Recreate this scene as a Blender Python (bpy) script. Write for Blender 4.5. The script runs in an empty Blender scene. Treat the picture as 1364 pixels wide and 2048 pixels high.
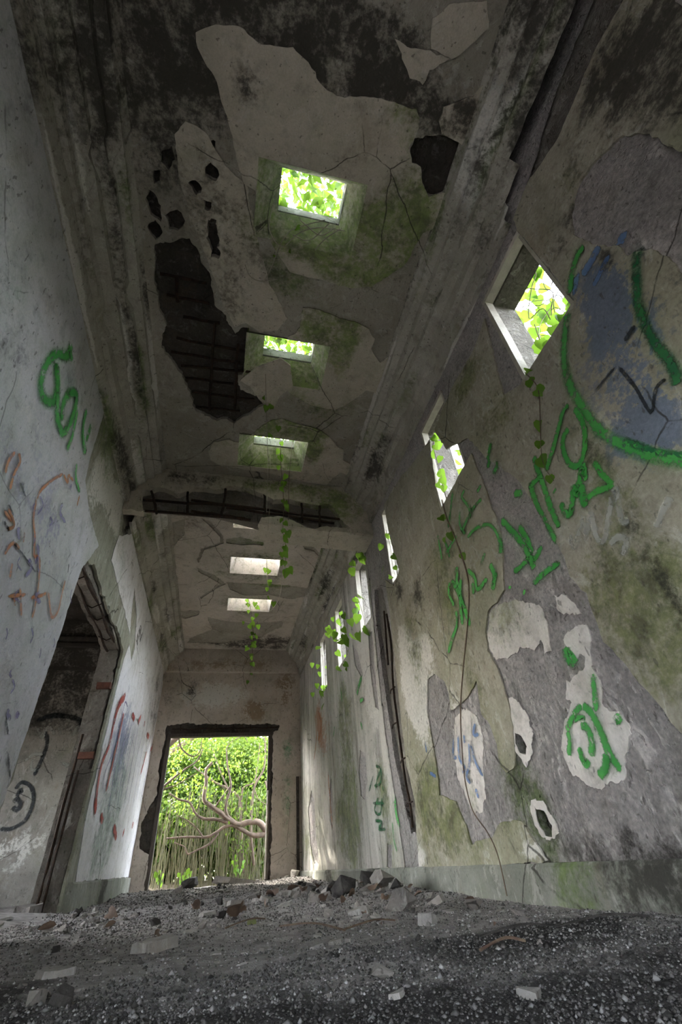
import bpy, bmesh, math, random
import numpy as np
from mathutils import Vector, Matrix, noise
from mathutils.geometry import delaunay_2d_cdt

random.seed(7); RNG = np.random.default_rng(7)
SC = bpy.context.scene
COL = SC.collection

# ------------------------------------------------------------------ camera
FPX, YAW, PITCH, ROLL = 887.6, math.radians(16.04), math.radians(37.96), math.radians(-4.86)
EYE = np.array([0.0, 0.0, 0.22])
def _basis():
    cy, sy, cp, sp, cr, sr = math.cos(YAW), math.sin(YAW), math.cos(PITCH), math.sin(PITCH), math.cos(ROLL), math.sin(ROLL)
    fwd = np.array([sy*cp, cy*cp, sp]); r0 = np.array([cy, -sy, 0.0]); u0 = np.cross(r0, fwd)
    return cr*r0 + sr*u0, -sr*r0 + cr*u0, fwd
RIGHT, UP, FWD = _basis()
cam_data = bpy.data.cameras.new('camera')
cam_data.sensor_fit = 'HORIZONTAL'; cam_data.sensor_width = 24.0; cam_data.lens = FPX/1364*24.0
cam_data.clip_start = 0.02; cam_data.clip_end = 500
cam = bpy.data.objects.new('camera', cam_data); COL.objects.link(cam)
cam.matrix_world = Matrix(((RIGHT[0], UP[0], -FWD[0], EYE[0]), (RIGHT[1], UP[1], -FWD[1], EYE[1]), (RIGHT[2], UP[2], -FWD[2], EYE[2]), (0, 0, 0, 1)))
SC.camera = cam

# ------------------------------------------------------------------ sky, sun, exposure
world = bpy.data.worlds.new('world'); SC.world = world; world.use_nodes = True
wn = world.node_tree.nodes; wl = world.node_tree.links; wn.clear()
sky = wn.new('ShaderNodeTexSky'); sky.sky_type = 'NISHITA'; sky.sun_disc = False
sky.sun_elevation = math.radians(38); sky.sun_rotation = math.radians(-35); sky.air_density = 1.0; sky.dust_density = 3.0; sky.ozone_density = 1.0
hsv = wn.new('ShaderNodeHueSaturation'); hsv.inputs['Saturation'].default_value = 0.35
bg = wn.new('ShaderNodeBackground'); bg.inputs['Strength'].default_value = 1.0
wo = wn.new('ShaderNodeOutputWorld')
wl.new(sky.outputs[0], hsv.inputs['Color']); wl.new(hsv.outputs[0], bg.inputs[0]); wl.new(bg.outputs[0], wo.inputs[0])
sun_d = bpy.data.lights.new('sun', 'SUN'); sun_d.energy = 3.0; sun_d.angle = math.radians(0.8); sun_d.color = (1.0, 0.93, 0.8)
sun = bpy.data.objects.new('sun', sun_d); COL.objects.link(sun)
sun.rotation_euler = Vector((0.50, -0.72, -0.50)).to_track_quat('-Z', 'Y').to_euler()
sun.location = (-5, 20, 12)
vs = SC.view_settings
vs.view_transform = 'Standard'; vs.look = 'None'; vs.gamma = 1.0; vs.use_curve_mapping = False
vs.exposure = 2.7
SC.cycles.max_bounces = 8; SC.cycles.diffuse_bounces = 5; SC.cycles.glossy_bounces = 2; SC.cycles.transmission_bounces = 4; SC.cycles.transparent_max_bounces = 8
SC.cycles.use_adaptive_sampling = True; SC.cycles.adaptive_threshold = 0.09; SC.cycles.adaptive_min_samples = 16
SC.cycles.use_denoising = True
SC.cycles.sample_clamp_indirect = 12.0

# ------------------------------------------------------------------ sizes (metres)
XL, XR, YF, ZC = -1.28, 1.60, 10.0, 4.06      # wall faces, far wall, ceiling
YB = -5.0                                      # wall behind the camera
BEAM_Y0, BEAM_Y1, BEAM_Z = 4.20, 4.58, 3.34
WIN_Z0, WIN_Z1 = 2.43, 3.37
WINS = [(0.82 + 1.27*i, 1.30 + 1.27*i) for i in range(6)]
WINS = [(a, b) for a, b in WINS if not (a < 4.6 and b > 4.2)]
SKY_Y = [1.19, 2.50, 3.74, 5.03, 6.31, 7.69]
OPEN_L = (3.66, 5.87, 2.50)                    # opening in the left wall: y0, y1, height
DOOR = (-0.99, 1.00, 2.38)                     # far doorway: x0, x1, height

# ------------------------------------------------------------------ pixel -> plane helpers
def ray(x, y):
    return RIGHT*((x-682)/FPX) - UP*((y-1024)/FPX) + FWD
class Plane:
    """axis 0: x = c (u=y, v=z); axis 1: y = c (u=x, v=z); axis 2: z = c (u=x, v=y). sgn: way into the room."""
    def __init__(s, axis, c, sgn): s.axis, s.c, s.sgn, s.layers = axis, c, sgn, []
    def uv(s, x, y, d=0.0):
        r = ray(x, y); t = (s.c + s.sgn*d - EYE[s.axis])/r[s.axis]; p = EYE + r*t
        return {0: (p[1], p[2]), 1: (p[0], p[2]), 2: (p[0], p[1])}[s.axis]
    def poly(s, pts): return [s.uv(*p) for p in pts]
    def p3(s, u, v, d):
        w = s.c + s.sgn*d
        return {0: (w, u, v), 1: (u, w, v), 2: (u, v, w)}[s.axis]
    def height(s, u, v):
        h = 0.0; pt = np.array([[u, v]])
        for outer, holes, top in s.layers:
            if inside(pt, outer)[0] and not any(inside(pt, q)[0] for q in holes): h = max(h, top)
        return h
PR = Plane(0, XR, -1); PL = Plane(0, XL, 1); PF = Plane(1, YF, -1); PC = Plane(2, ZC, -1); PB = Plane(1, BEAM_Y0, -1)

def inside(pts, poly):
    P = np.asarray(poly); x, y = pts[:, 0:1], pts[:, 1:2]
    x0, y0 = P[:, 0][None], P[:, 1][None]; x1, y1 = np.roll(P[:, 0], -1)[None], np.roll(P[:, 1], -1)[None]
    c = ((y0 > y) != (y1 > y)) & (x < (x1-x0)*(y-y0)/np.where(y1 == y0, 1e-12, y1-y0) + x0)
    return (c.sum(1) % 2) == 1

def ragged(poly, amp=0.012, step=0.03, seed=0.0):
    """subdivide an outline and push it about with fractal noise, so that it breaks like plaster"""
    out = []
    n = len(poly)
    for i in range(n):
        a = np.array(poly[i]); b = np.array(poly[(i+1) % n]); L = np.linalg.norm(b-a); k = max(1, min(140, int(L/step)))
        for j in range(k):
            p = a + (b-a)*(j/k)
            q = Vector((p[0]*7+seed, p[1]*7, seed*1.7)); q2 = Vector((p[0]*26, p[1]*26+seed, 9.1))
            q4 = Vector((p[0]*75, p[1]*75+seed, 3.3))
            dx = noise.noise(q) + .7*noise.noise(q2) + .45*noise.noise(q4); dy = noise.noise(q+Vector((31, 7, 3))) + .7*noise.noise(q2+Vector((5, 17, 3))) + .45*noise.noise(q4+Vector((3, 1, 8)))
            out.append((p[0]+amp*dx*1.5, p[1]+amp*dy*1.5))
    return out

def link(o, parent=None):
    COL.objects.link(o)
    if parent is not None: o.parent = parent
    return o

def mesh_obj(name, verts, faces, mat, parent=None, smooth=False, attrs=None, sharp=None):
    me = bpy.data.meshes.new(name); me.from_pydata([tuple(v) for v in verts], [], faces)
    if smooth: me.polygons.foreach_set('use_smooth', [True]*len(me.polygons))
    if attrs is None: attrs = np.zeros((len(verts), 4))
    if True:
        a = me.color_attributes.new('m', 'FLOAT_COLOR', 'POINT')
        a.data.foreach_set('color', np.asarray(attrs, dtype=np.float32).ravel())
    if sharp: me.set_sharp_from_angle(angle=math.radians(sharp))
    if mat is not None: me.materials.append(mat)
    me.update()
    return link(bpy.data.objects.new(name, me), parent)

def tag(o, label=None, cat=None, group=None, kind=None):
    if label: o['label'] = label
    if cat: o['category'] = cat
    if group: o['group'] = group
    if kind: o['kind'] = kind
    return o

def blobs(u, v, ms):
    out = np.zeros((len(u), 4))
    for b in ms:
        bu, bv, ru, rv, amp, ch = b[:6]; rot = b[6] if len(b) > 6 else 0.0
        du, dv = u-bu, v-bv; c, s = math.cos(rot), math.sin(rot)
        e = ((du*c+dv*s)/ru)**2 + ((-du*s+dv*c)/rv)**2
        out[:, ch] += amp*np.exp(-e)
    return np.clip(out, 0, 1.5)

def layer(name, plane, outer, holes, d0, t, mat, parent, masks=(), grid=0.09, wavy=0.004, record=True, bevel=0.25, flip=False):
    """a skin of plaster, render or concrete on a plane: outline with holes, front face undulating, broken edges down to d0"""
    outer = [tuple(p) for p in outer]
    A = np.array(outer); lo, hi = A.min(0), A.max(0)
    gu = np.arange(lo[0]+grid*.5, hi[0], grid); gv = np.arange(lo[1]+grid*.5, hi[1], grid)
    if len(gu) and len(gv):
        G = np.stack(np.meshgrid(gu, gv), -1).reshape(-1, 2) + RNG.uniform(-.3, .3, (len(gu)*len(gv), 2))*grid
        k = inside(G, outer)
        for h in holes: k &= ~inside(G, h)
        G = G[k]
    else: G = np.zeros((0, 2))
    V = []; Eg = []
    for P in [outer] + [list(h) for h in holes]:
        s = len(V); V += [Vector(p) for p in P]; Eg += [(s+i, s+(i+1) % len(P)) for i in range(len(P))]
    V += [Vector(p) for p in G]
    vv, ee, ff = delaunay_2d_cdt(V, Eg, [], 0, 1e-5)[:3]
    W = np.array([(p.x, p.y) for p in vv]); T = np.array([f for f in ff if len(f) == 3])
    C = W[T].mean(1); k = inside(C, outer)
    for h in holes: k &= ~inside(C, h)
    T = T[k]
    cnt = {}
    for f in T.tolist():
        for i in range(3):
            e = (f[i], f[(i+1) % 3]); cnt[e] = cnt.get(e, 0)+1
    be = [e for e in cnt if (e[1], e[0]) not in cnt]
    bset = {i for e in be for i in e}
    used = sorted(set(T.ravel().tolist())); idx = {o: i for i, o in enumerate(used)}
    verts = []
    for o in used:
        u, v = W[o]; w = wavy*(noise.noise(Vector((u*2.3, v*2.3, plane.c))) + .5*noise.noise(Vector((u*9, v*9, 4.0+plane.c))))
        d = d0 + t + w
        if o in bset: d -= bevel*abs(t)*(0.5+0.5*noise.noise(Vector((u*20, v*20, 2.0)))) if t > 0 else 0
        verts.append(plane.p3(u, v, d))
    n = len(verts); bl = sorted(bset); bidx = {o: n+i for i, o in enumerate(bl)}
    for o in bl: verts.append(plane.p3(W[o][0], W[o][1], d0))
    faces = [[idx[i] for i in f] for f in T.tolist()]
    a, b, c = [Vector(verts[i]) for i in faces[0]]
    nrm = (b-a).cross(c-a); want = plane.sgn
    if nrm[plane.axis]*want < 0: faces = [f[::-1] for f in faces]
    faces += [[idx[e[1]], idx[e[0]], bidx[e[0]], bidx[e[1]]] for e in be]
    UV = np.array([W[o] for o in used+bl])
    o = mesh_obj(name, verts, faces, mat, parent, smooth=True, attrs=blobs(UV[:, 0], UV[:, 1], masks), sharp=35)
    if record: plane.layers.append((outer, [list(h) for h in holes], d0+t))
    return o

def box(name, lo, hi, mat, parent=None, sub=0, rough=0.0, attrs=False):
    bm = bmesh.new(); bmesh.ops.create_cube(bm, size=1.0)
    for v in bm.verts: v.co = Vector([(lo[i]+hi[i])/2 + v.co[i]*(hi[i]-lo[i]) for i in range(3)])
    if sub: bmesh.ops.subdivide_edges(bm, edges=bm.edges[:], cuts=sub, use_grid_fill=True)
    if rough:
        for v in bm.verts: v.co += noise.noise_vector(v.co*5.0)*rough + noise.noise_vector(v.co*17.0)*rough*.5
    me = bpy.data.meshes.new(name); bm.to_mesh(me); bm.free()
    me.color_attributes.new('m', 'FLOAT_COLOR', 'POINT').data.foreach_set('color', [0.0]*(4*len(me.vertices)))
    if mat: me.materials.append(mat)
    return link(bpy.data.objects.new(name, me), parent)

def tube_data(pts, rad, sides=6, wob=0.0):
    pts = [Vector(p) for p in pts]; n = len(pts); verts = []; faces = []
    if not hasattr(rad, '__len__'): rad = [rad]*n
    ref = Vector((0.31, 0.21, 0.93))
    for i, p in enumerate(pts):
        tdir = (pts[min(i+1, n-1)]-pts[max(i-1, 0)]).normalized()
        a = tdir.cross(ref)
        if a.length < 1e-3: a = tdir.cross(Vector((1, 0, 0)))
        a.normalize(); b = tdir.cross(a)
        for k in range(sides):
            an = 2*math.pi*k/sides; r = rad[i]*(1+wob*noise.noise(Vector((p.x*9+k, p.y*9, p.z*9))))
            verts.append(p + a*math.cos(an)*r + b*math.sin(an)*r)
    for i in range(n-1):
        for k in range(sides):
            faces.append([i*sides+k, i*sides+(k+1) % sides, (i+1)*sides+(k+1) % sides, (i+1)*sides+k])
    faces.append(list(range(sides))[::-1]); faces.append([(n-1)*sides+k for k in range(sides)])
    return verts, faces
def tube(name, pts, rad, mat, parent=None, sides=6, wob=0.0):
    v, f = tube_data(pts, rad, sides, wob)
    return mesh_obj(name, v, f, mat, parent, smooth=True, sharp=60)

def spline(pts, per=8):
    P = [np.array(p, float) for p in pts]; P = [2*P[0]-P[1]] + P + [2*P[-1]-P[-2]]; out = []
    for i in range(1, len(P)-2):
        for k in range(per):
            t = k/per; a, b, c, d = P[i-1], P[i], P[i+1], P[i+2]
            out.append(.5*((2*b)+(-a+c)*t+(2*a-5*b+4*c-d)*t*t+(-a+3*b-3*c+d)*t**3))
    out.append(P[-2]); return out

# ------------------------------------------------------------------ materials
class NT:
    def __init__(s, name):
        s.m = bpy.data.materials.new(name); s.m.use_nodes = True; s.t = s.m.node_tree; s.t.nodes.clear()
        s.out = s.n('ShaderNodeOutputMaterial')
    def n(s, typ, **kw):
        o = s.t.nodes.new(typ)
        for k, v in kw.items(): setattr(o, k, v)
        return o
    def l(s, a, b): s.t.links.new(a, b)
    def put(s, sock, v):
        if hasattr(v, 'is_linked') or hasattr(v, 'links'): s.l(v, sock)
        else: sock.default_value = (*v, 1.0) if (isinstance(v, tuple) and len(v) == 3 and sock.type == 'RGBA') else v
    def math(s, op, a, b=0.5, c=None, clamp=False):
        o = s.n('ShaderNodeMath', operation=op, use_clamp=clamp); s.put(o.inputs[0], a); s.put(o.inputs[1], b)
        if c is not None: s.put(o.inputs[2], c)
        return o.outputs[0]
    def mix(s, f, a, b, mode='MIX'):
        o = s.n('ShaderNodeMix', data_type='RGBA', blend_type=mode, clamp_factor=True)
        s.put(o.inputs[0], f); s.put(o.inputs[6], a); s.put(o.inputs[7], b); return o.outputs[2]
    def step(s, x, lo, hi):
        o = s.n('ShaderNodeMapRange', interpolation_type='SMOOTHSTEP'); s.put(o.inputs[0], x); o.inputs[1].default_value = lo; o.inputs[2].default_value = hi
        return o.outputs[0]
    def coord(s, scale=(1, 1, 1)):
        if not hasattr(s, 'tc'): s.tc = s.n('ShaderNodeNewGeometry')
        m = s.n('ShaderNodeMapping'); m.inputs['Scale'].default_value = scale; s.l(s.tc.outputs['Position'], m.inputs[0]); return m.outputs[0]
    def noise(s, scale, detail=5, rough=.6, co=None, dist=0.0):
        o = s.n('ShaderNodeTexNoise'); o.inputs['Scale'].default_value = scale; o.inputs['Detail'].default_value = detail
        o.inputs['Roughness'].default_value = rough; o.inputs['Distortion'].default_value = dist
        s.l(co if co is not None else s.coord(), o.inputs['Vector']); return o.outputs[0]

def wall_mat(name, base, alt, dark=(.035, .032, .026), moss=(.10, .15, .035), pale=(.62, .60, .55), paint=(.10, .14, .22), big=1.1, streak=0.35, bump=.35,
             grain=90, rough=.92, spots=0.0, speck=.25, pits=0.0, flake=.22, cracks=.8):
    t = NT(name); co = t.coord(); st = t.coord((5.5, 5.5, .55))
    n1 = t.noise(big, 7, .62, co, .4); n2 = t.noise(9, 6, .65, co); n3 = t.noise(1.0, 5, .6, st); n4 = t.noise(grain, 3, .6, co)
    at = t.n('ShaderNodeAttribute', attribute_name='m'); sep = t.n('ShaderNodeSeparateColor'); t.l(at.outputs['Color'], sep.inputs[0])
    mr, mg, mb, ma = sep.outputs[0], sep.outputs[1], sep.outputs[2], at.outputs['Alpha']
    col = t.mix(t.step(n1, .38, .66), base, alt)
    col = t.mix(t.math('MULTIPLY', t.step(n2, .5, .75), .35), col, dark)
    hue = t.noise(2.1, 6, .7, t.coord((1.3, 1.3, .8)), .6)
    col = t.mix(t.math('MULTIPLY', t.step(hue, .52, .72), .30), col, (.19, .135, .08)); col = t.mix(t.math('MULTIPLY', t.step(hue, .48, .28), .28), col, (.15, .17, .09))
    fl = t.noise(5.5, 9, .75, t.coord((1.6, 1.6, .9)), 1.2)
    col = t.mix(t.math('MULTIPLY', t.step(fl, .56, .60), flake), col, pale); col = t.mix(t.math('MULTIPLY', t.step(fl, .42, .37), flake*1.2), col, alt)
    if streak: col = t.mix(t.math('MULTIPLY', t.step(n3, .5, .78), streak), col, dark)
    nb = t.math('ADD', t.math('MULTIPLY', t.noise(3.3, 8, .68, co, .3), .6), t.math('MULTIPLY', t.noise(26, 5, .7, co), .4))
    if streak > .3:
        n5 = t.noise(1.3, 6, .65, t.coord((4.0, 4.0, .22)), .3); col = t.mix(t.math('MULTIPLY', t.step(n5, .53, .60), streak*.9), col, pale); col = t.mix(t.math('MULTIPLY', t.step(n5, .44, .36), streak*.9), col, tuple(c*.55 for c in alt))
    def m(fac, amt, a=.42, b=.62, w=.75, nn=None):
        x = t.math('MULTIPLY_ADD', t.math('SUBTRACT', nn if nn is not None else nb, .5), w*3.0, fac)
        x = t.math('MULTIPLY', t.step(x, a, b), t.math('MULTIPLY', fac, 2.0, clamp=True))
        return t.math('MULTIPLY', x, amt)
    col = t.mix(m(mb, .9), col, pale)
    col = t.mix(m(ma, .8, .3, .6, 1.7), col, paint)
    mossv = t.mix(t.step(t.noise(7, 6, .7, co, .5), .36, .62), tuple(c*.42 for c in moss), tuple(min(1, c*1.25) for c in moss))
    col = t.mix(m(t.math('MINIMUM', mr, .8), .8, .1, 1.05, 1.5), col, mossv)
    col = t.mix(m(t.math('MINIMUM', mg, .85), .9, .15, 1.0, 1.6), col, dark)
    if cracks:
        vo = t.n('ShaderNodeTexVoronoi', feature='DISTANCE_TO_EDGE'); vo.inputs['Scale'].default_value = 1.15
        wp = t.n('ShaderNodeMix', data_type='VECTOR'); wp.inputs[0].default_value = .10; t.l(co, wp.inputs[4]); nz = t.n('ShaderNodeTexNoise'); nz.inputs['Scale'].default_value = 3.0; nz.inputs['Detail'].default_value = 6; t.l(co, nz.inputs['Vector']); t.l(nz.outputs['Color'], wp.inputs[5]); t.l(wp.outputs[1], vo.inputs['Vector'])
        ck = t.math('MULTIPLY', t.step(vo.outputs['Distance'], .0055, .0015), t.math('MULTIPLY', t.step(n1, .48, .56), cracks))
        col = t.mix(ck, col, (.03, .027, .022))
    pk = t.math('MULTIPLY', t.step(t.noise(38, 2, .5, t.coord((1, 1, .45))), .66, .71), .55); col = t.mix(pk, col, (.06, .055, .045))
    if spots: col = t.mix(t.math('MULTIPLY', t.step(t.noise(17, 4, .7, co, .6), .60, .70), spots), col, dark)
    col = t.mix(t.math('MULTIPLY', t.math('SUBTRACT', n4, .5), speck*2), col, (.5, .5, .5), 'OVERLAY') if speck else col
    v = t.n('ShaderNodeHueSaturation'); t.l(col, v.inputs['Color']); t.put(v.inputs['Value'], t.math('MULTIPLY_ADD', n4, speck*1.6, 1-.8*speck))
    b = t.n('ShaderNodeBsdfPrincipled'); b.inputs['Roughness'].default_value = rough; b.inputs['Specular IOR Level'].default_value = .25
    t.l(v.outputs[0], b.inputs['Base Color'])
    bp = t.n('ShaderNodeBump'); bp.inputs['Strength'].default_value = bump; bp.inputs['Distance'].default_value = .032
    h = t.math('ADD', t.math('MULTIPLY_ADD', t.noise(grain*.4, 6, .75, co), .75, n2), t.math('MULTIPLY', t.step(fl, .40, .60), .35))
    if pits: h = t.math('SUBTRACT', h, t.math('MULTIPLY', t.step(t.noise(33, 3, .5, co), .6, .72), pits))
    t.l(h, bp.inputs['Height']); t.l(bp.outputs[0], b.inputs['Normal'])
    t.l(b.outputs[0], t.out.inputs[0]); return t.m

def simple(name, c1, c2, scale=12, rough=.85, bump=.3, metal=0.0, sc=(1, 1, 1)):
    t = NT(name); co = t.coord(sc); n = t.noise(scale, 5, .65, co)
    b = t.n('ShaderNodeBsdfPrincipled'); b.inputs['Roughness'].default_value = rough; b.inputs['Metallic'].default_value = metal
    b.inputs['Specular IOR Level'].default_value = .3
    t.l(t.mix(t.step(n, .3, .7), c1, c2), b.inputs['Base Color'])
    if bump:
        bp = t.n('ShaderNodeBump'); bp.inputs['Strength'].default_value = bump; bp.inputs['Distance'].default_value = .01; t.l(t.noise(scale*5, 4, .6, co), bp.inputs['Height']); t.l(bp.outputs[0], b.inputs['Normal'])
    t.l(b.outputs[0], t.out.inputs[0]); return t.m

def leaf_mat(name, c1, c2, trans=.45, scale=3.0):
    t = NT(name); inf = t.n('ShaderNodeObjectInfo'); n = t.noise(scale, 3, .6)
    f = t.math('ADD', t.math('MULTIPLY', inf.outputs['Random'], .4), t.step(n, .3, .7), clamp=True)
    col = t.mix(f, c1, c2)
    d = t.n('ShaderNodeBsdfPrincipled'); d.inputs['Roughness'].default_value = .45; d.inputs['Specular IOR Level'].default_value = .35; t.l(col, d.inputs['Base Color'])
    tr = t.n('ShaderNodeBsdfTranslucent'); br = t.mix(.35, col, (.35, .5, .05)); t.l(br, tr.inputs[0])
    mx = t.n('ShaderNodeMixShader'); mx.inputs[0].default_value = trans; t.l(d.outputs[0], mx.inputs[1]); t.l(tr.outputs[0], mx.inputs[2])
    t.l(mx.outputs[0], t.out.inputs[0]); return t.m

def spray_mat(name, c, c2=None, cover=.8, soft=.35, scale=16):
    """sprayed paint: worn through by noise and thinning out to the stroke's edge (attribute m.r runs 0 at the edge to 1 in the middle)"""
    t = NT(name); n = t.noise(scale, 5, .7); n2 = t.noise(90, 3, .6)
    at = t.n('ShaderNodeAttribute', attribute_name='m'); sep = t.n('ShaderNodeSeparateColor'); t.l(at.outputs['Color'], sep.inputs[0])
    e = t.math('MULTIPLY_ADD', t.math('SUBTRACT', n2, .5), .8, sep.outputs[0])
    a = t.math('MULTIPLY', t.step(e, .12, .12+soft), t.math('MULTIPLY', t.step(n, .27, .50), cover))
    d = t.n('ShaderNodeBsdfPrincipled'); d.inputs['Roughness'].default_value = .75; d.inputs['Specular IOR Level'].default_value = .2
    t.l(t.mix(t.step(t.noise(6), .35, .65), c, c2 or c), d.inputs['Base Color'])
    tr = t.n('ShaderNodeBsdfTransparent'); mx = t.n('ShaderNodeMixShader'); t.l(a, mx.inputs[0]); t.l(tr.outputs[0], mx.inputs[1]); t.l(d.outputs[0], mx.inputs[2])
    t.l(mx.outputs[0], t.out.inputs[0]); return t.m

M = {}
M['core'] = wall_mat('raw_concrete', (.11, .095, .08), (.05, .044, .036), bump=1.0, grain=45, speck=.5, streak=0, pits=.6, flake=.1)
M['core_pale'] = wall_mat('broken_concrete', (.34, .31, .27), (.21, .19, .165), bump=1.0, grain=40, speck=.45, streak=.1, pits=.5)
M['render'] = wall_mat('grey_cement_render', (.50, .465, .445), (.40, .372, .355), bump=.9, grain=50, streak=.12, speck=.85, pits=.7, flake=.12)
M['olive'] = wall_mat('olive_stained_plaster', (.38, .35, .28), (.29, .28, .20), moss=(.12, .135, .045), bump=.45, grain=55, streak=.28, spots=.35, flake=.28, speck=.45, paint=(.13, .17, .25))
M['white'] = wall_mat('pale_painted_plaster', (.68, .64, .60), (.55, .515, .47), bump=.4, streak=.15, spots=.35, grain=70, flake=.4, moss=(.22, .23, .13))
M['streaky'] = wall_mat('streaked_plaster', (.50, .475, .43), (.37, .36, .29), bump=.5, streak=.65, spots=.35, paint=(.30, .14, .07), moss=(.15, .18, .07))
M['left'] = wall_mat('lilac_grey_paint', (.50, .50, .52), (.43, .44, .42), bump=.3, streak=.1, spots=.25, paint=(.17, .16, .27), moss=(.24, .29, .25), cracks=.5)
M['left_white'] = wall_mat('white_paint', (.66, .65, .66), (.58, .57, .56), bump=.2, streak=.12, paint=(.18, .20, .30), moss=(.27, .33, .27))
M['left_grey'] = wall_mat('grey_green_plaster', (.31, .31, .25), (.22, .22, .17), bump=.4, streak=.35, spots=.3)
M['ceil_render'] = wall_mat('ceiling_render', (.38, .35, .29), (.28, .26, .21), bump=.5, streak=0, spots=.15, grain=80)
M['ceil_plaster'] = wall_mat('ceiling_plaster', (.52, .465, .38), (.42, .38, .30), bump=.3, streak=0, spots=.12, moss=(.125, .19, .035))
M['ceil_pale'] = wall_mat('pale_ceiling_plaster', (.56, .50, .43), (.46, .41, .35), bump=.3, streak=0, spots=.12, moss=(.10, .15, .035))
M['cornice'] = wall_mat('cornice_plaster', (.34, .32, .27), (.45, .425, .365), bump=.4, streak=.2, spots=.2)
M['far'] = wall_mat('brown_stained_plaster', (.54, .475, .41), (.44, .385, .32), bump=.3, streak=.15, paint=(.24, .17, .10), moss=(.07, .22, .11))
M['sooty'] = wall_mat('sooty_wall', (.33, .31, .27), (.22, .205, .18), bump=.35, streak=.2, spots=.3)
M['soot'] = wall_mat('soot_black_plaster', (.07, .063, .055), (.045, .04, .035), bump=.3, streak=0, cracks=0, flake=.05)
M['base'] = wall_mat('mossy_skirting', (.27, .275, .24), (.18, .185, .155), bump=.4, streak=.3, spots=.4)
M['roof'] = wall_mat('roof_concrete', (.30, .29, .26), (.2, .2, .17), streak=0)
M['rebar'] = simple('rusted_steel', (.012, .009, .007), (.05, .028, .016), 25, .85, .6)
M['brick'] = simple('red_brick', (.19, .085, .058), (.13, .06, .045), 20, .9, .5)
M['timber'] = simple('weathered_timber', (.10, .085, .07), (.055, .045, .038), 8, .85, .4, sc=(6, 6, .6))
M['pale_frame'] = simple('pale_window_frame', (.46, .43, .36), (.33, .30, .25), 9, .7, .3)

# ------------------------------------------------------------------ walls, ceiling, beam
def rect(u0, v0, u1, v1): return [(u0, v0), (u1, v0), (u1, v1), (u0, v1)]
def struct(o, label, cat=None): return tag(o, label, cat, None, 'structure')
def R(p, amp=.012, step=.035, seed=1.0): return ragged(PR.poly(p), amp, step, seed)
def bl(plane, x, y, ru, rv, amp, ch, rot=0.0):
    u, v = plane.uv(x, y); return (u, v, ru, rv, amp, ch, rot)

WT = 0.26   # wall thickness
# ---- right wall
CAVITY = [(-1.6, 3.46), (-.35, 3.44), (-.05, 3.42), (.12, 3.44), (.35, 3.42), (.56, 3.44), (.74, 3.50), (.66, 3.60), (.50, 3.72), (.30, 3.80), (.0, 3.86), (-.4, 3.88), (-1.6, 3.9)]
win_holes = [rect(a, WIN_Z0, b, WIN_Z1) for a, b in WINS]
CRACK = R([(748,1180),(762,1172),(772,1215),(782,1275),(790,1340),(798,1410),(808,1480),(818,1540),(832,1620),(831,1668),(820,1668),(808,1610),(792,1535),(778,1450),(768,1370),(758,1290),(750,1230)], .012, .03, 2)
HOLE1 = R([(1033,1468),(1046,1476),(1056,1494),(1052,1512),(1040,1508),(1030,1488)], .008, .02, 5)
HOLE2 = R([(1072,1618),(1090,1624),(1104,1650),(1103,1672),(1090,1668),(1076,1640)], .008, .02, 6)
wall_right = layer('wall_right', PR, rect(YB, -.3, YF+.3, ZC+.2), win_holes + [ragged(CAVITY, .02, .05, 3), HOLE1, HOLE2], -WT, WT-.05, M['core_pale'], None, grid=.25, wavy=.006, record=False)
struct(wall_right, 'long right wall with square window holes, peeling plaster and green lettering')
box('wall_cavity_back', (XR+WT, -1.9, 3.3), (XR+WT+.05, .95, 4.1), M['core'], wall_right)
cav2 = ragged([(u, v) for u, v in CAVITY], .025, .05, 4)
rm = [bl(PR, 1240,1700,.5,.06,.9,1), bl(PR,1030,1560,.12,.4,.7,0), bl(PR,1080,1640,.1,.25,.9,0), bl(PR,1250,330,.4,.3,.3,1), bl(PR,1300,450,.15,.1,.5,1)]
render_r = layer('cement_render', PR, rect(YB, -.3, YF, ZC), win_holes + [CRACK, HOLE1, HOLE2, cav2], -.05, .05, M['render'], wall_right, rm, grid=.08, wavy=.008)
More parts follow.
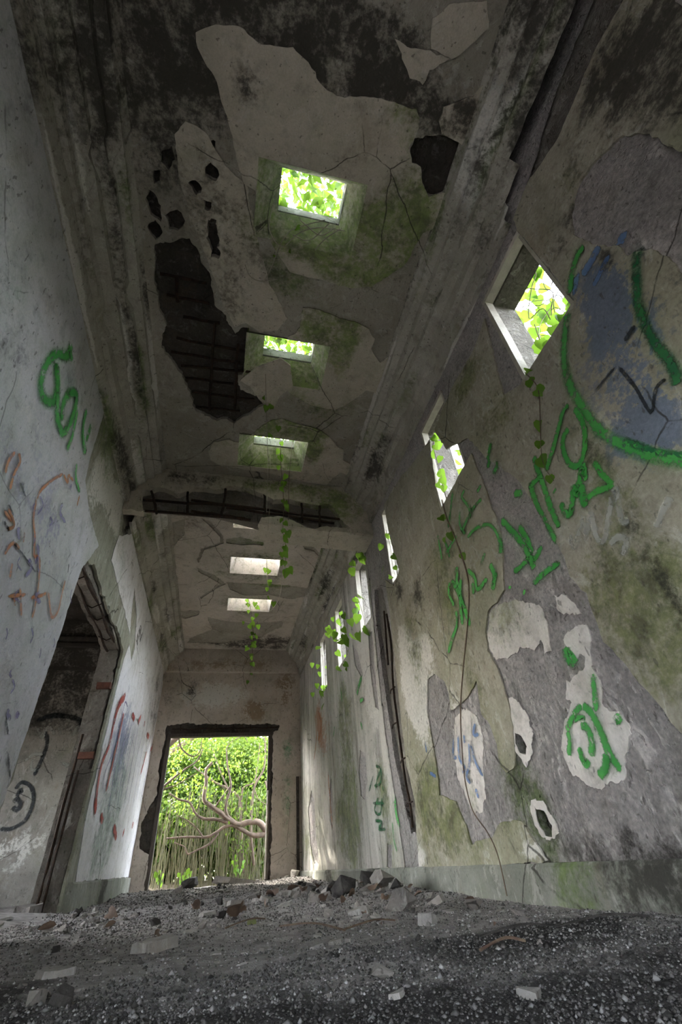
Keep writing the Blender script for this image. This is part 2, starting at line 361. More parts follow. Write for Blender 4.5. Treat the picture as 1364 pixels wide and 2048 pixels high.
# thick olive plaster, upper right
olive_hi = R([(1047,768),(1010,790),(972,640),(950,700),(905,780),(872,860),(895,900),(940,875),(985,925),(1035,953),(1060,990),(1083,1030),(1105,1062),(1130,1112),(1142,1150),(1178,1192),(1196,1240),(1212,1282),(1240,1312),(1285,1365),(1330,1420),(1364,1462),(1600,1640),(1900,1300),(1900,700),(1500,640),(1364,540),(1310,500),(1262,512),(1240,492),(1180,486),(1150,470),(1142,432),(1158,372),(1200,312),(1250,270),(1302,272),(1364,306),(1480,330),(1420,60),(1290,-60),(1250,0),(1190,110),(1120,280),(1060,365),(1030,440),(1038,462),(1152,602)], .010, .03, 8)
mm = [(PR.uv(1290,1080)[0], PR.uv(1290,1080)[1], .07, .75, 1.0, 0), (PR.uv(1290,1080)[0], PR.uv(1290,1080)[1], .035, .7, .8, 1), bl(PR,1340,1230,.35,.35,.45,0), bl(PR,1130,470,.18,.12,.8,1), bl(PR,1170,380,.12,.3,.6,0),
      bl(PR,930,760,.25,.18,1.0,0), bl(PR,1000,830,.3,.25,.6,0), bl(PR,1240,640,.20,.3,.6,3), bl(PR,1200,570,.12,.16,.5,3), bl(PR,1320,850,.1,.16,.7,3), bl(PR,1250,760,.25,.3,.38,3), bl(PR,1260,880,.18,.1,.45,3),
      bl(PR,1215,515,.03,.06,1.4,1), bl(PR,1330,560,.2,.4,.4,1), bl(PR,1320,150,.45,.55,.75,1), bl(PR,1240,120,.2,.3,.6,1), bl(PR,1200,1100,.3,.3,.35,0), bl(PR,1280,1260,.2,.3,.5,0)]  # dark blobs in the top near corner paint in the light falloff
layer('plaster_sheet', PR, olive_hi, [], 0, .016, M['olive'], wall_right, mm, grid=.06, wavy=.006)
# plaster with the lettering, between the windows and the pilaster
olive_mid = R([(862,880),(882,1022),(945,905),(962,945),(985,1010),(1002,1050),(1009,1100),(1011,1180),(992,1210),(978,1226),(976,1262),(980,1300),(1000,1345),(1020,1410),(1030,1480),(1031,1530),(1016,1546),(1004,1530),(998,1490),(984,1452),(966,1428),(955,1360),(938,1395),(922,1410),(905,1420),(900,1390),(893,1362),(872,1350),(858,1360),(856,1420),(866,1480),(880,1560),(882,1590),(914,1605),(934,1650),(946,1692),(958,1678),(990,1676),(1005,1640),(1048,1642),(1075,1685),(1100,1722),(840,1742),(832,1600),(812,1500),(800,1400),(790,1300),(780,1215),(772,1160),(790,1172),(800,1140),(782,1080),(770,1010),(800,960)], .009, .03, 11)
mm = [bl(PR,930,1620,.5,.25,1.0,0), bl(PR,860,1600,.3,.4,.8,0), bl(PR,960,1400,.12,.8,.6,0), bl(PR,830,1290,.22,.5,.7,0), bl(PR,900,1130,.4,.5,.55,0), bl(PR,840,1190,.16,.3,.7,1), bl(PR,800,1180,.1,.15,1.0,1),
      bl(PR,840,1390,.3,.55,.9,2), bl(PR,815,1330,.2,.4,.7,2), bl(PR,920,1450,.15,.3,.7,2), bl(PR,860,1300,.25,.2,.5,2), bl(PR,842,1720,.2,.12,.7,2), bl(PR,1080,1700,.3,.06,.8,2)]
layer('plaster_sheet', PR, olive_mid, [], 0, .014, M['olive'], wall_right, mm, grid=.06, wavy=.006)
z1 = lambda pts: [(840+x*.384, 1100+y*.384) for x, y in pts]
patches = [
 ('white', [(745,455),(800,412),(858,392),(886,440),(897,560),(915,640),(945,700),(962,792),(1000,842),(1060,852),(1095,920),(1102,1000),(1085,1062),(1070,1190),(1000,1190),(950,1256),(880,1230),(810,1170),(770,1100),(740,960),(765,880),(792,800),(758,770),(762,676),(830,660),(868,610),(866,560),(832,546),(800,616),(770,570)], 3),
 ('white', [(365,330),(430,272),(560,262),(640,300),(670,400),(686,520),(655,530),(640,480),(600,530),(560,515),(480,540),(430,562),(405,582),(366,510),(356,420)], 4),
 ('white', [(700,240),(742,242),(790,270),(830,330),(740,340),(705,300)], 5),
 ('white', [(190,870),(250,820),(300,870),(330,960),(340,1150),(345,1290),(320,1372),(280,1360),(240,1280),(200,1180),(180,1060),(185,960)], 6),
 ('white', [(467,772),(500,772),(560,860),(592,940),(580,1102),(558,1122),(500,1062),(480,900)], 7),
 ('white', [(588,1308),(640,1318),(702,1400),(728,1470),(692,1512),(640,1492),(600,1422),(580,1340)], 8),
 ('white', [(345,580),(375,590),(402,650),(385,680),(358,640)], 9)]
mk_white = [bl(PR,1150,1330,.3,.3,.3,0), bl(PR,1000,1180,.3,.4,.7,0), bl(PR,945,1580,.05,.2,.9,0), bl(PR,1040,1450,.04,.1,.4,1)]
for mt, pts, sd in patches:
    layer('paint_patch', PR, R(z1(pts), .013, .010, sd), [h for h, k in ((HOLE1, 7), (HOLE2, 8)) if k == sd], 0, .007, M[mt], wall_right, mk_white, grid=.05, wavy=.003)
for h in (HOLE1, HOLE2):
    a = np.array(h); lo, hi = a.min(0)-.05, a.max(0)+.05; box('hole_back', (XR+WT-.02, lo[0], lo[1]), (XR+WT+.04, hi[0], hi[1]), M['core'], wall_right)
# far bay of the right wall: long pale streaky sheet with bare patches
fb_holes = [R(p, .01, .03, s) for s, p in enumerate([
 [(722,1500),(732,1505),(737,1560),(732,1600),(724,1592),(719,1545)], [(624,1580),(630,1600),(634,1680),(640,1725),(630,1728),(622,1690),(618,1620)],
 [(706,1290),(716,1300),(728,1350),(722,1352),(712,1330)], [(738,1270),(746,1262),(752,1340),(760,1420),(752,1415),(742,1340)], [(664,1555),(668,1600),(666,1660),(661,1640),(660,1590)], [(777,1690),(786,1690),(785,1736),(776,1736)]])]
far_sheet = R([(600,1360),(607,1742),(812,1742),(800,1650),(786,1560),(770,1450),(758,1340),(748,1240),(742,1180),(735,1130),(700,1130),(660,1220)], .008, .04, 14)
mm = [bl(PR,700,1560,.35,1.0,1.0,0), bl(PR,690,1650,.6,.4,.9,0), bl(PR,770,1600,.2,.5,.9,0), bl(PR,650,1480,.5,.5,.35,3), bl(PR,640,1440,.3,.4,.7,3), bl(PR,742,1330,.3,.8,1.0,2), bl(PR,722,1240,.35,.5,.9,2), bl(PR,690,1330,.3,.5,.7,2), bl(PR,665,1580,.8,.4,.35,2),
      bl(PR,690,1440,.3,.5,.7,0), bl(PR,620,1690,.8,.3,.6,0), bl(PR,730,1420,.4,.2,.4,2)]
layer('plaster_sheet', PR, far_sheet, fb_holes + win_holes[3:], 0, .012, M['streaky'], wall_right, mm, grid=.06, wavy=.006)

# ---- left wall with the broken opening
y0, y1, zt = OPEN_L
op = ragged([(y0+.01, -.4), (y0+.03, .8), (y0-.01, 1.6), (y0, zt-.25), (y0+.06, zt-.06), (y0+.3, zt+.02), (y0+1.0, zt-.03), (y1-.3, zt), (y1, zt-.05), (y1, 1.6), (y1-.03, .6), (y1-.06, -.4)], .012, .04, 21)
FILL_OPENING = rect(-1.9, -.4, -.35, 2.15)  # unseen opening added to throw daylight on the lower right wall
wall_left = layer('wall_left', PL, rect(YB, -.3, YF+.3, ZC+.2), [op, FILL_OPENING], -WT, WT-.03, M['core_pale'], None, grid=.25, wavy=.006, record=False)
struct(wall_left, 'left wall with lilac paint, graffiti and a tall broken doorway')
lm = [bl(PL,30,560,.2,.35,.5,0), bl(PL,200,760,.25,.2,.6,0), bl(PL,60,1000,.9,.5,.2,3), bl(PL,120,1060,.5,.4,.2,3), bl(PL,70,60,.5,.4,.5,1), bl(PL,140,780,.25,.15,.6,0), bl(PL,20,700,.25,.4,.35,1)]
layer('grey_plaster', PL, rect(YB, -.3, YF, ZC), [ragged(op, .015, .05, 4), FILL_OPENING, ragged(PL.poly([(258,985),(272,972),(284,1000),(281,1030),(265,1052),(250,1062),(247,1030)]), .03, .03, 9)], -.03, .03, M['left_grey'], wall_left, [bl(PL,215,900,.5,.3,.8,0), bl(PL,230,1010,.5,.3,.8,2), bl(PL,255,1040,.3,.3,.9,1), bl(PL,200,960,.3,.4,.8,2), bl(PL,285,1110,.6,.6,.4,1)], grid=.08, wavy=.008)
paint_l = ragged(PL.poly([(-60,-180),(20,-60),(60,0),(80,120),(104,280),(118,320),(150,350),(164,480),(192,580),(206,690),(218,790),(208,822),(192,870),(176,925),(168,960),(178,1030),(196,1090)]) + [(y0-.02, zt-.2), (y0-.02, 0.0), (-.30, 0.0), (-.30, 2.6)], .010, .035, 24)
layer('paint_sheet', PL, paint_l, [], 0, .008, M['left'], wall_left, lm, grid=.06, wavy=.005)
paint_l2 = ragged(PL.poly([(222,1120),(236,1072),(276,1064),(288,1110),(300,1170),(316,1270),(326,1345),(322,1440),(308,1560),(290,1690),(276,1752),(150,1764),(170,1640),(205,1490),(246,1320),(262,1280),(250,1230),(232,1160)]), .010, .035, 25)
layer('paint_sheet', PL, paint_l2, [ragged(PL.poly([(268,1175),(273,1230),(268,1300),(262,1322),(258,1290),(262,1230)]), .008, .03, 3)], 0, .008, M['left_white'], wall_left, [bl(PL,230,1600,.9,.6,.9,0), bl(PL,240,1500,.7,.6,.7,3), bl(PL,200,1700,.5,.3,.8,0), bl(PL,310,1400,1.0,.8,.5,1), bl(PL,240,1130,.3,.3,.5,0)], grid=.06, wavy=.005)

# ---- far wall with the doorway
dx0, dx1, dh = DOOR
dop = ragged([(dx0, -.4), (dx0-.01, .5), (dx0-.02, 1.3), (dx0-.02, 2.0), (dx0-.02, dh), (dx0+.6, dh+.02), (dx1-.5, dh+.01), (dx1, dh), (dx1, 1.0), (dx1+.01, -.4)], .012, .04, 31)
wall_far = layer('wall_far', PF, rect(XL-.1, -.3, XR+.1, ZC+.2), [dop], -WT, WT-.03, M['core'], None, grid=.25, wavy=.004, record=False)
struct(wall_far, 'far end wall around the bright doorway, brown stained plaster')
dop2 = ragged([(dx0, -.4), (dx0-.04, .5), (dx0-.2, .6), (dx0-.24, .95), (dx0-.14, 1.2), (dx0-.05, 1.35), (dx0-.10, 2.0), (dx0-.06, dh), (dx0-.08, dh+.16), (dx0+.4, dh+.18), (dx0+1.0, dh+.15), (dx1-.3, dh+.16), (dx1+.18, dh+.13), (dx1+.14, dh+.03), (dx1+.03, dh), (dx1+.04, 1.0), (dx1+.05, -.4)], .018, .035, 32)
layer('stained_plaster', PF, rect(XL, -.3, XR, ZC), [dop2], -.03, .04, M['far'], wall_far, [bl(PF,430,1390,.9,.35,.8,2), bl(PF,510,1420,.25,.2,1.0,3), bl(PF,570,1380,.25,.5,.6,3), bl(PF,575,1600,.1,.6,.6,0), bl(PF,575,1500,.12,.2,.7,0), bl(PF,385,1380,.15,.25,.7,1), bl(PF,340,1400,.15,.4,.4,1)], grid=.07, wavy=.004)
slot = box('wall_slot_edge', (XR-.10, YF-.06, 0), (XR-.05, YF-.01, 1.55), M['core'], wall_far, 3, .008)
fascia = layer('trim_1', Plane(1, YF-.10, -1), ragged(rect(XL+.04, 3.56, XR-.08, ZC+.02), .004, .06, 2), [], -.1, .13, M['far'], None, [(0, 3.7, 2, .2, .4, 3)], grid=.12, wavy=.004)
struct(fascia, 'plain brown band under the ceiling above the far doorway')

# ---- ceiling
def sq(c, w, h, x=.29): return rect(x-w/2, c-h/2, x+w/2, c+h/2)
SKB = (.78, .50); SKT = (.50, .29); SKH = .25
TOPS = [SKT, SKT, SKT, (.62, .34), (.62, .34), (.62, .34)]
sk_holes = [sq(c, *SKB) for c in SKY_Y]
def C(p, amp=.010, step=.03, seed=1.0): return ragged(PC.poly(p), amp, step, seed)
REBAR_HOLE = C([(280+x*.2933, 440+y*.2933) for x, y in [(100,190),(180,150),(330,130),(400,210),(430,290),(490,400),(490,470),(510,580),(570,630),(600,700),(640,780),(700,725),(740,740),(740,800),(775,850),(760,1000),(700,1050),(650,1060),(690,1160),(800,1200),(840,1260),(760,1310),(690,1350),(650,1390),(580,1360),(530,1375),(450,1340),(390,1310),(350,1250),(330,1170),(280,1060),(210,960),(150,880),(150,790),(185,720),(130,600),(110,450)]], .014, .02, 41)
DARK_HOLE = C([(828,278),(850,268),(885,272),(920,282),(932,300),(928,340),(912,372),(870,390),(855,385),(840,350),(822,325),(818,300)], .012, .025, 42)
SPALLS = [C(p, .012, .02, 43+i) for i, p in enumerate([[(298,380),(312,385),(322,415),(318,442),(300,430),(294,400)], [(418,440),(436,448),(440,490),(425,500),(414,470)], [(325,300),(345,292),(352,320),(338,340),(322,325)], [(330,430),(352,420),(368,440),(352,462),(336,455)], [(305,340),(318,338),(322,362),(308,368)], [(392,455),(404,452),(408,470),(398,476)]])]
_sr = np.random.default_rng(12)
for k in range(26):
    cx, cy = (_sr.uniform(302, 345), _sr.uniform(300, 540)) if k % 2 else (_sr.uniform(385, 445), _sr.uniform(270, 560))
    cu, cv = PC.uv(cx, cy); rr = _sr.uniform(.015, .05); SPALLS.append(ragged([(cu+rr*math.cos(a)*_sr.uniform(.6, 1.3), cv+rr*1.2*math.sin(a)*_sr.uniform(.6, 1.3)) for a in np.arange(0, 6.2, .8)], .008, .012, 80+k))
def _apart(P):
    keep = []
    for p in P:
        a = np.array(p)
        if inside(a, REBAR_HOLE).any() or any(np.min(np.linalg.norm(np.array(q).mean(0)-a.mean(0))) < .09 for q in keep): continue
        keep.append(p)
    return keep
SPALLS = _apart(SPALLS)
ceiling = layer('ceiling', PC, rect(XL-WT, YB, XR+WT, YF+.3), sk_holes, -.28, .23, M['core'], None, grid=.2, wavy=.012, record=False)
struct(ceiling, 'peeling ceiling with a line of square skylight holes')
big_hole = [REBAR_HOLE, DARK_HOLE] + SPALLS
cm = [bl(PC,520,640,.25,.6,.35,1), bl(PC,650,800,.4,.4,.6,0), bl(PC,560,560,.4,.2,.7,0), bl(PC,700,60,.5,.15,1.0,1), bl(PC,600,40,.5,.2,.9,1), bl(PC,300,130,.5,.6,1.1,1), bl(PC,440,40,.5,.25,.9,1), bl(PC,760,190,.4,.15,.8,1), bl(PC,600,1050,.8,.4,.8,0), bl(PC,540,1165,.8,.2,.8,0), bl(PC,660,1260,.8,.4,.9,1), bl(PC,600,1280,1.2,.25,.8,1), bl(PC,540,1090,.5,.3,.7,0), bl(PC,880,240,.1,.1,1.2,1)]  # near-end dark blobs: stains, enlarged to paint in the dim vignetted top
layer('ceiling_render', PC, rect(XL, YB, XR, YF), sk_holes + big_hole, -.05, .05, M['ceil_render'], ceiling, cm, grid=.07, wavy=.010)
z4 = lambda pts: [(380+x*.4985, 20+y*.4985) for x, y in pts]
z6 = lambda pts: [(440+x*.308, 580+y*.308) for x, y in pts]
z2 = lambda pts: [(260+x*.4106, 900+y*.4106) for x, y in pts]
P1 = z4([(410,150),(470,210),(520,290),(570,325),(620,345),(690,340),(770,355),(850,380),(905,400),(918,430),(905,500),(880,550),(890,610),(925,630),(930,690),(960,745),(1030,730),(1062,690),(1030,800),(1000,870),(975,868),(930,892),(890,960),(870,1010),(800,1060),(730,1105),(650,1115),(560,1090),(480,1070),(400,1050),(375,1010),(340,960),(300,880),(270,830),(262,720),(215,690),(185,570),(160,470),(130,360),(110,290),(60,210),(30,150),(20,90),(100,60),(200,60),(270,130),(340,150)])
P4 = z6([(535,110),(650,130),(780,180),(900,210),(960,250),(1000,310),(980,380),(1010,430),(1045,470),(1130,390),(1172,490),(1110,780),(1070,760),(1030,690),(1000,660),(950,645),(880,700),(820,740),(740,775),(600,745),(500,690),(430,640),(470,590),(480,520),(470,440),(440,300),(480,290),(520,240)])
P5 = z6([(-40,980),(60,965),(110,985),(200,940),(270,880),(330,840),(400,835),(480,860),(560,880),(640,900),(710,950),(760,1010),(800,1030),(800,1100),(862,1140),(855,1200),(780,1180),(730,1220),(690,1260),(500,1230),(300,1180),(0,1130),(-60,1100),(-75,1040)])
P2 = z4([(1015,390),(1130,345),(1225,250),(1180,400),(1110,560),(1060,520),(1010,500),(1000,440)])
P3 = z4([(965,40),(1040,-20),(1190,-40),(1195,80),(1120,140),(1050,190),(960,155)])
P3b = z4([(820,120),(870,150),(960,160),(1040,200),(960,240),(930,300),(880,280),(850,200)])
PM = [(352,268),(372,240),(410,262),(452,330),(495,372),(512,470),(538,560),(574,636),(556,658),(520,664),(492,645),(470,655),(448,612),(430,560),(408,500),(396,470),(380,440),(374,400),(356,352)]
PM2 = [(512,735),(560,715),(582,730),(585,770),(560,790),(548,815),(520,800),(500,770),(480,760)]
cmp_ = [bl(PC,800,440,.22,.35,1.2,0), bl(PC,760,500,.35,.25,.9,0), bl(PC,700,520,.4,.2,.6,0), bl(PC,820,220,.2,.15,.6,0), bl(PC,920,240,.12,.13,1.3,1), bl(PC,505,170,.15,.12,.6,1), bl(PC,700,300,.4,.2,.25,1), bl(PC,640,650,.3,.25,1.0,0), bl(PC,690,690,.12,.35,.9,0), bl(PC,600,810,.3,.2,.6,0), bl(PC,570,850,.35,.18,1.1,0), bl(PC,630,890,.12,.25,1.2,0), bl(PC,480,870,.3,.2,.8,0), bl(PC,880,330,.1,.2,.5,0), bl(PC,560,470,.4,.14,.8,0)]
for i, (p, mk, th) in enumerate(((P1, 'ceil_plaster', .022), (P4, 'ceil_plaster', .020), (P5, 'ceil_plaster', .020), (P2, 'ceil_plaster', .020), (P3, 'ceil_plaster', .016), (P3b, 'ceil_plaster', .012), (PM, 'ceil_plaster', .012), (PM2, 'ceil_plaster', .02))):
    pp = C(p, .008, .025, 51+i)
    layer('plaster_sheet', PC, pp, sk_holes[:3] if i < 3 else [h for h in SPALLS if inside(np.array(h), pp).all()] if i == 6 else [], 0, th, M['ceil_plaster'], ceiling, cmp_ + ([(-.3, 1.6, .6, 1.2, .45, 1)] if i >= 6 else []), grid=.05, wavy=.006)
bare2 = [C(z2(p), .012, .03, 61+i) for i, p in enumerate([
 [(470,640),(600,645),(760,655),(870,670),(850,710),(780,725),(690,705),(560,705),(490,680)], [(375,810),(470,830),(600,840),(745,830),(740,855),(690,880),(640,910),(530,930),(430,940),(285,935),(290,915),(400,870)],
 [(470,430),(540,420),(650,445),(650,460),(540,460),(470,452)], [(810,420),(870,440),(960,540),(975,580),(930,530),(900,490),(850,480)], [(205,350),(270,330),(265,400),(225,460),(190,480)], [(250,780),(340,780),(335,800),(270,820),(250,810)],
 [(350,330),(400,350),(460,420),(455,450),(365,485),(335,545),(328,540),(345,480),(440,445),(440,420)], [(330,570),(420,610),(465,650),(420,675),(345,722),(340,712),(410,668),(440,650),(400,625),(330,590)]])]
sheet2 = [(XL+.33, BEAM_Y1), (XR-.33, BEAM_Y1), (XR-.33, YF-.12), (XL+.33, YF-.12)]
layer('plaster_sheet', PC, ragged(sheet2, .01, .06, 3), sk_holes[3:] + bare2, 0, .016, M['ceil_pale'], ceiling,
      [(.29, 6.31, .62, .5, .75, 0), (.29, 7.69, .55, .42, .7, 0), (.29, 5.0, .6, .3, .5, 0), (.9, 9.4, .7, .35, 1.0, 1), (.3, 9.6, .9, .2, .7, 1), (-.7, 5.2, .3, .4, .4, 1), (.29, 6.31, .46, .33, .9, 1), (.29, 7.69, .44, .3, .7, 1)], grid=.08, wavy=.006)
# skylight shafts
for i, c in enumerate(SKY_Y):
    b = [(u, v, ZC-.016) for u, v in sq(c, *SKB)]; tp = [(u, v, ZC+SKH) for u, v in sq(c-.01, *TOPS[i], x=.32 if i < 3 else .29)]
    b0 = [(u, v, ZC+.30) for u, v in sq(c, .86, .58)]
    m4 = lambda a, q, s: tuple(a[k]*(1-s)+q[k]*s for k in range(3))
    V = []; F_ = []; N = 8
    for s in range(4):
        a0, a1, q0, q1 = b[s], b[(s+1) % 4], tp[s], tp[(s+1) % 4]; st = len(V)
        for j in range(N+1):
            for k in range(N+1):
                p = Vector(m4(m4(a0, a1, k/N), m4(q0, q1, k/N), j/N)); e = 0 < j < N and 0 < k < N
                V.append(p + noise.noise_vector(p*8)*.008*(1 if e else 0))
        F_ += [[st+j*(N+1)+k, st+j*(N+1)+k+1, st+(j+1)*(N+1)+k+1, st+(j+1)*(N+1)+k] for j in range(N) for k in range(N)]
    s = len(V); V += [Vector(p) for p in tp] + [Vector((u, v, ZC+SKH)) for u, v in sq(c, 1.0, .8)]
    F_ += [[s+k, s+(k+1) % 4, s+4+(k+1) % 4, s+4+k] for k in range(4)]
    att = np.zeros((len(V), 4)); att[:, 0] = [.75 if i < 3 else .35]*len(V)
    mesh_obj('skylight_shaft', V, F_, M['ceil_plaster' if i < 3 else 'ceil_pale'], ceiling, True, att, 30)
    fr = [(p[0], p[1], ZC+SKH+.005) for p in tp]
# roof slab above, so that only the shafts let light in
roof = layer('roof_slab', Plane(2, ZC+.30, -1), rect(XL-.6, YB-.4, XR+.55, YF+.5), [sq(c-.01, *TOPS[i], x=.32 if i < 3 else .29) for i, c in enumerate(SKY_Y)], -.10, .14, M['roof'], None, grid=.5, wavy=0, record=False)
tag(roof, 'flat concrete roof above the corridor', None, None, 'structure')

# ---- dividing beam with the burst face
beam_hole = ragged(PB.poly(z2([(60,200),(140,175),(240,210),(310,180),(380,180),(430,190),(480,170),(560,180),(640,205),(700,240),(760,235),(850,255),(920,265),(970,260),(1010,300),(1050,360),(1085,378),(1020,375),(940,370),(890,385),(820,350),(740,320),(640,325),(620,372),(600,400),(520,400),(440,390),(280,380),(150,380),(60,380)])), .012, .025, 71)
BU = np.array(beam_hole)
beam = box('beam', (XL, BEAM_Y0+.10, BEAM_Z+.06), (XR, BEAM_Y1, ZC), M['core_pale'], None, 5, .012)
for v in beam.data.vertices:      # the underside is broken away on the left
    k = min(1.0, max(0.0, (.55-v.co.x)/.7)); fy = (v.co.y-BEAM_Y0-.10)/(BEAM_Y1-BEAM_Y0-.10); lift = k*(.06+.20*max(0, fy)); z0 = BEAM_Z+.06
    v.co.z += lift*(1-max(0, min(1, (v.co.z-z0)/(ZC-z0)))) + .02*noise.noise(v.co*6)
struct(beam, 'concrete beam crossing the ceiling with burst face and bare rusty bars', None)
beam_out = ragged([(XL, BEAM_Z+.06), (-.6, BEAM_Z+.03), (.1, BEAM_Z+.02), (.6, BEAM_Z), (XR, BEAM_Z-.04), (XR, ZC), (XL, ZC)], .008, .05, 72)
layer('plaster_face', PB, beam_out, [beam_hole], -.10, .10, M['ceil_plaster'], beam, [(1.1, 3.7, .5, .3, .8, 0), (.3, 3.95, .8, .12, .6, 0), (-.6, 3.95, .6, .12, .6, 1), (.2, 3.62, 1.2, .04, .4, 1)], grid=.06, wavy=.006)
mesh_obj('soffit', [(.25, BEAM_Y0, BEAM_Z+.02), (XR, BEAM_Y0, BEAM_Z-.035), (XR, BEAM_Y1, BEAM_Z-.035), (.15, BEAM_Y1, BEAM_Z+.02)], [[0, 1, 2, 3]], M['ceil_plaster'], beam)
zb = PB.uv
def bar_on(plane, x0, y0_, x1, y1_, d, r, parent, name='rebar', jit=.006, n=7):
    a, b = np.array(plane.uv(x0, y0_)), np.array(plane.uv(x1, y1_)); P = []
    for k in range(n):
        q = a + (b-a)*k/(n-1); P.append(plane.p3(q[0]+random.uniform(-jit, jit), q[1]+random.uniform(-jit, jit), d+random.uniform(-jit, jit)))
    return tube(name, P, r, M['rebar'], parent, 6, .25)
for a in [((62,230),(470,258)),((300,232),(1060,330)),((70,285),(560,322)),((470,268),(1000,345)),((300,285),(590,330))]:
    (a0, b0), (a1, b1) = z2([a[0]])[0], z2([a[1]])[0]; bar_on(PB, a0, b0, a1, b1, -.045, .017, beam)
for a in [((105,190),(128,300)),((283,195),(280,305)),((468,180),(445,318)),((655,205),(660,300)),((838,250),(840,345)),((925,265),(925,365))]:
    (a0, b0), (a1, b1) = z2([a[0]])[0], z2([a[1]])[0]; bar_on(PB, a0, b0, a1, b1, -.03, .014, beam, 'stirrup')
# bars hanging in the ceiling hole
zz = lambda x, y: (280+x*.2933, 440+y*.2933)
for a in [((130,375),(450,440)),((180,520),(470,580)),((290,665),(545,715)),((250,815),(710,900)),((210,910),(680,985)),((280,1000),(760,1045)),((310,1085),(640,1130)),((350,1180),(780,1235)),((380,1285),(680,1310))]:
    p, q = zz(*a[0]), zz(*a[1]); bar_on(PC, *p, *q, -.022, .014, ceiling, 'rebar', .005)
for a in [((250,390),(255,560)),((505,700),(470,1300)),((668,850),(645,1290))]:
    p, q = zz(*a[0]), zz(*a[1]); bar_on(PC, *p, *q, -.010, .016, ceiling, 'rebar', .006)

# ---- cornices
def cornice(name, side, ya, yb, label):
    prof = [(0, 3.50), (.035, 3.50), (.05, 3.56), (.05, 3.66), (.085, 3.68), (.10, 3.76), (.17, 3.80), (.175, 3.86), (.25, 3.89), (.255, 3.945), (.32, 3.965), (.33, 4.02), (.36, ZC+.01)]
    n = int((yb-ya)/.07); V = []; F_ = []; att = []
    for j in range(n+1):
        y = ya + (yb-ya)*j/n
        for k, (d, z) in enumerate(prof):
            e = .010*noise.noise(Vector((y*1.7, k*1.3, side*5))) + .008*noise.noise(Vector((y*9, k*2.1, side)))
            dd = max(-.01, d+e)
            bite = noise.noise(Vector((y*2.2, k*.35, 11+side)))
            if bite > .42 and 0 < k < 12: dd -= .03
            V.append(((XL+dd) if side < 0 else (XR-dd), y, z + (e*.6 if 0 < k < 12 else 0)))
            a = [0, 0, 0, 0]; f1 = noise.noise(Vector((y*.9, k*.5, 3+side))); a[2] = max(0, f1*1.6)
            a[1] = max(0, noise.noise(Vector((y*.7, k*.45, 9+side)))*1.3) + max(0, min(1, (1.7-y)*.6))*(.9 if side < 0 else .5); a[0] = max(0, noise.noise(Vector((y*1.1, k*.4, 29+side)))*1.2)
            att.append(a)
    m = len(prof)
    F_ = [[j*m+k, j*m+k+1, (j+1)*m+k+1, (j+1)*m+k] for j in range(n) for k in range(m-1) if not (side > 0 and prof[k][1] < 3.74 + .06*noise.noise(Vector((j*.4, 1, 2))) - max(0, (V[j*m][1]-.42))*.75 and V[j*m][1] < .78)]
    return struct(mesh_obj(name, V, F_, M['cornice'], None, True, att, 28), label)
cornice('trim_2', -1, 0.0 if False else YB, BEAM_Y0+.12, 'stepped cracked cornice along the top of the left wall, near bay')
cornice('trim_3', -1, BEAM_Y1, YF-.1, 'stepped cornice along the top of the left wall, far bay')
cornice('trim_4', 1, YB, BEAM_Y0+.12, 'stepped cornice with black fissure along the top of the right wall')
cornice('trim_5', 1, BEAM_Y1, YF-.1, 'stepped cornice along the top of the right wall, far bay')

# ---- skirtings
def skirting(name, plane, ua, ub, za, zb_, th, label):
    n = max(2, int((ub-ua)/.08)); V = []; att = []
    for j in range(n+1):
        u = ua+(ub-ua)*j/n; z = za+(zb_-za)*j/n; e = .006*noise.noise(Vector((u*4, z, 3)))
        for d, zz_ in ((0, -.1), (th+e, -.1), (th+e, z-.015+e), (th-.012, z+e), (0, z+e)):
            V.append(plane.p3(u, zz_, d)); att.append([max(0, noise.noise(Vector((u*2, 1, 4)))*1.5), max(0, noise.noise(Vector((u*1.4, 6, 4)))*1.8), 0, 0])
    F_ = [[j*5+k, j*5+k+1, (j+1)*5+k+1, (j+1)*5+k] for j in range(n) for k in range(4)] + [[0, 1, 2, 3, 4], [n*5+4-k for k in range(5)]]
    return struct(mesh_obj(name, V, F_, M['base'], None, True, att, 30), label)
skirting('baseboard_right', PR, YB, YF, .17, .11, .045, 'mossy cement skirting along the right wall')
skirting('baseboard_left', PL, OPEN_L[1]+.02, YF-.05, .22, .22, .05, 'tall cement skirting on the left wall past the broken doorway')
skirting('baseboard_near', PL, -.33, OPEN_L[0]-.03, .20, .20, .03, 'cement skirting on the left wall before the broken doorway')

# ---- wall behind the camera, its opening added to let in fill light
wall_back = layer('wall_back', Plane(1, YB, 1), rect(XL-1.5, -.3, XR+.3, ZC+.2), [rect(-.5, -.4, .8, 2.1)], -WT, WT, M['sooty'], None, grid=.3, record=False)
struct(wall_back, 'wall behind the viewer with an added opening for fill light')

# ---- side room seen through the broken opening
SRX, SRY = -5.2, 8.7
PS = Plane(1, SRY, -1)
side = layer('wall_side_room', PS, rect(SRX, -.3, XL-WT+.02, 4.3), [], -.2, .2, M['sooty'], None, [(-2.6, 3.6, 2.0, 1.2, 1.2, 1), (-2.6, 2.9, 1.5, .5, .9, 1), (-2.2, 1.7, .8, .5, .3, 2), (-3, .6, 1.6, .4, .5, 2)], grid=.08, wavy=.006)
struct(side, 'sooty end wall of the side room with scratched graffiti')
for z_, t_ in ((3.15, .04), (3.56, .08), (3.66, .12)):
    box('moulding', (SRX, SRY-t_, z_), (XL-WT, SRY, z_+.06), M['soot'], side)
sc_ = layer('ceiling_side_room', Plane(2, 4.1, -1), rect(SRX-.2, 0.0, XL-.02, SRY+.2), [], -.15, .15, M['core'], None, grid=.4, record=False); struct(sc_, 'blackened ceiling of the side room')
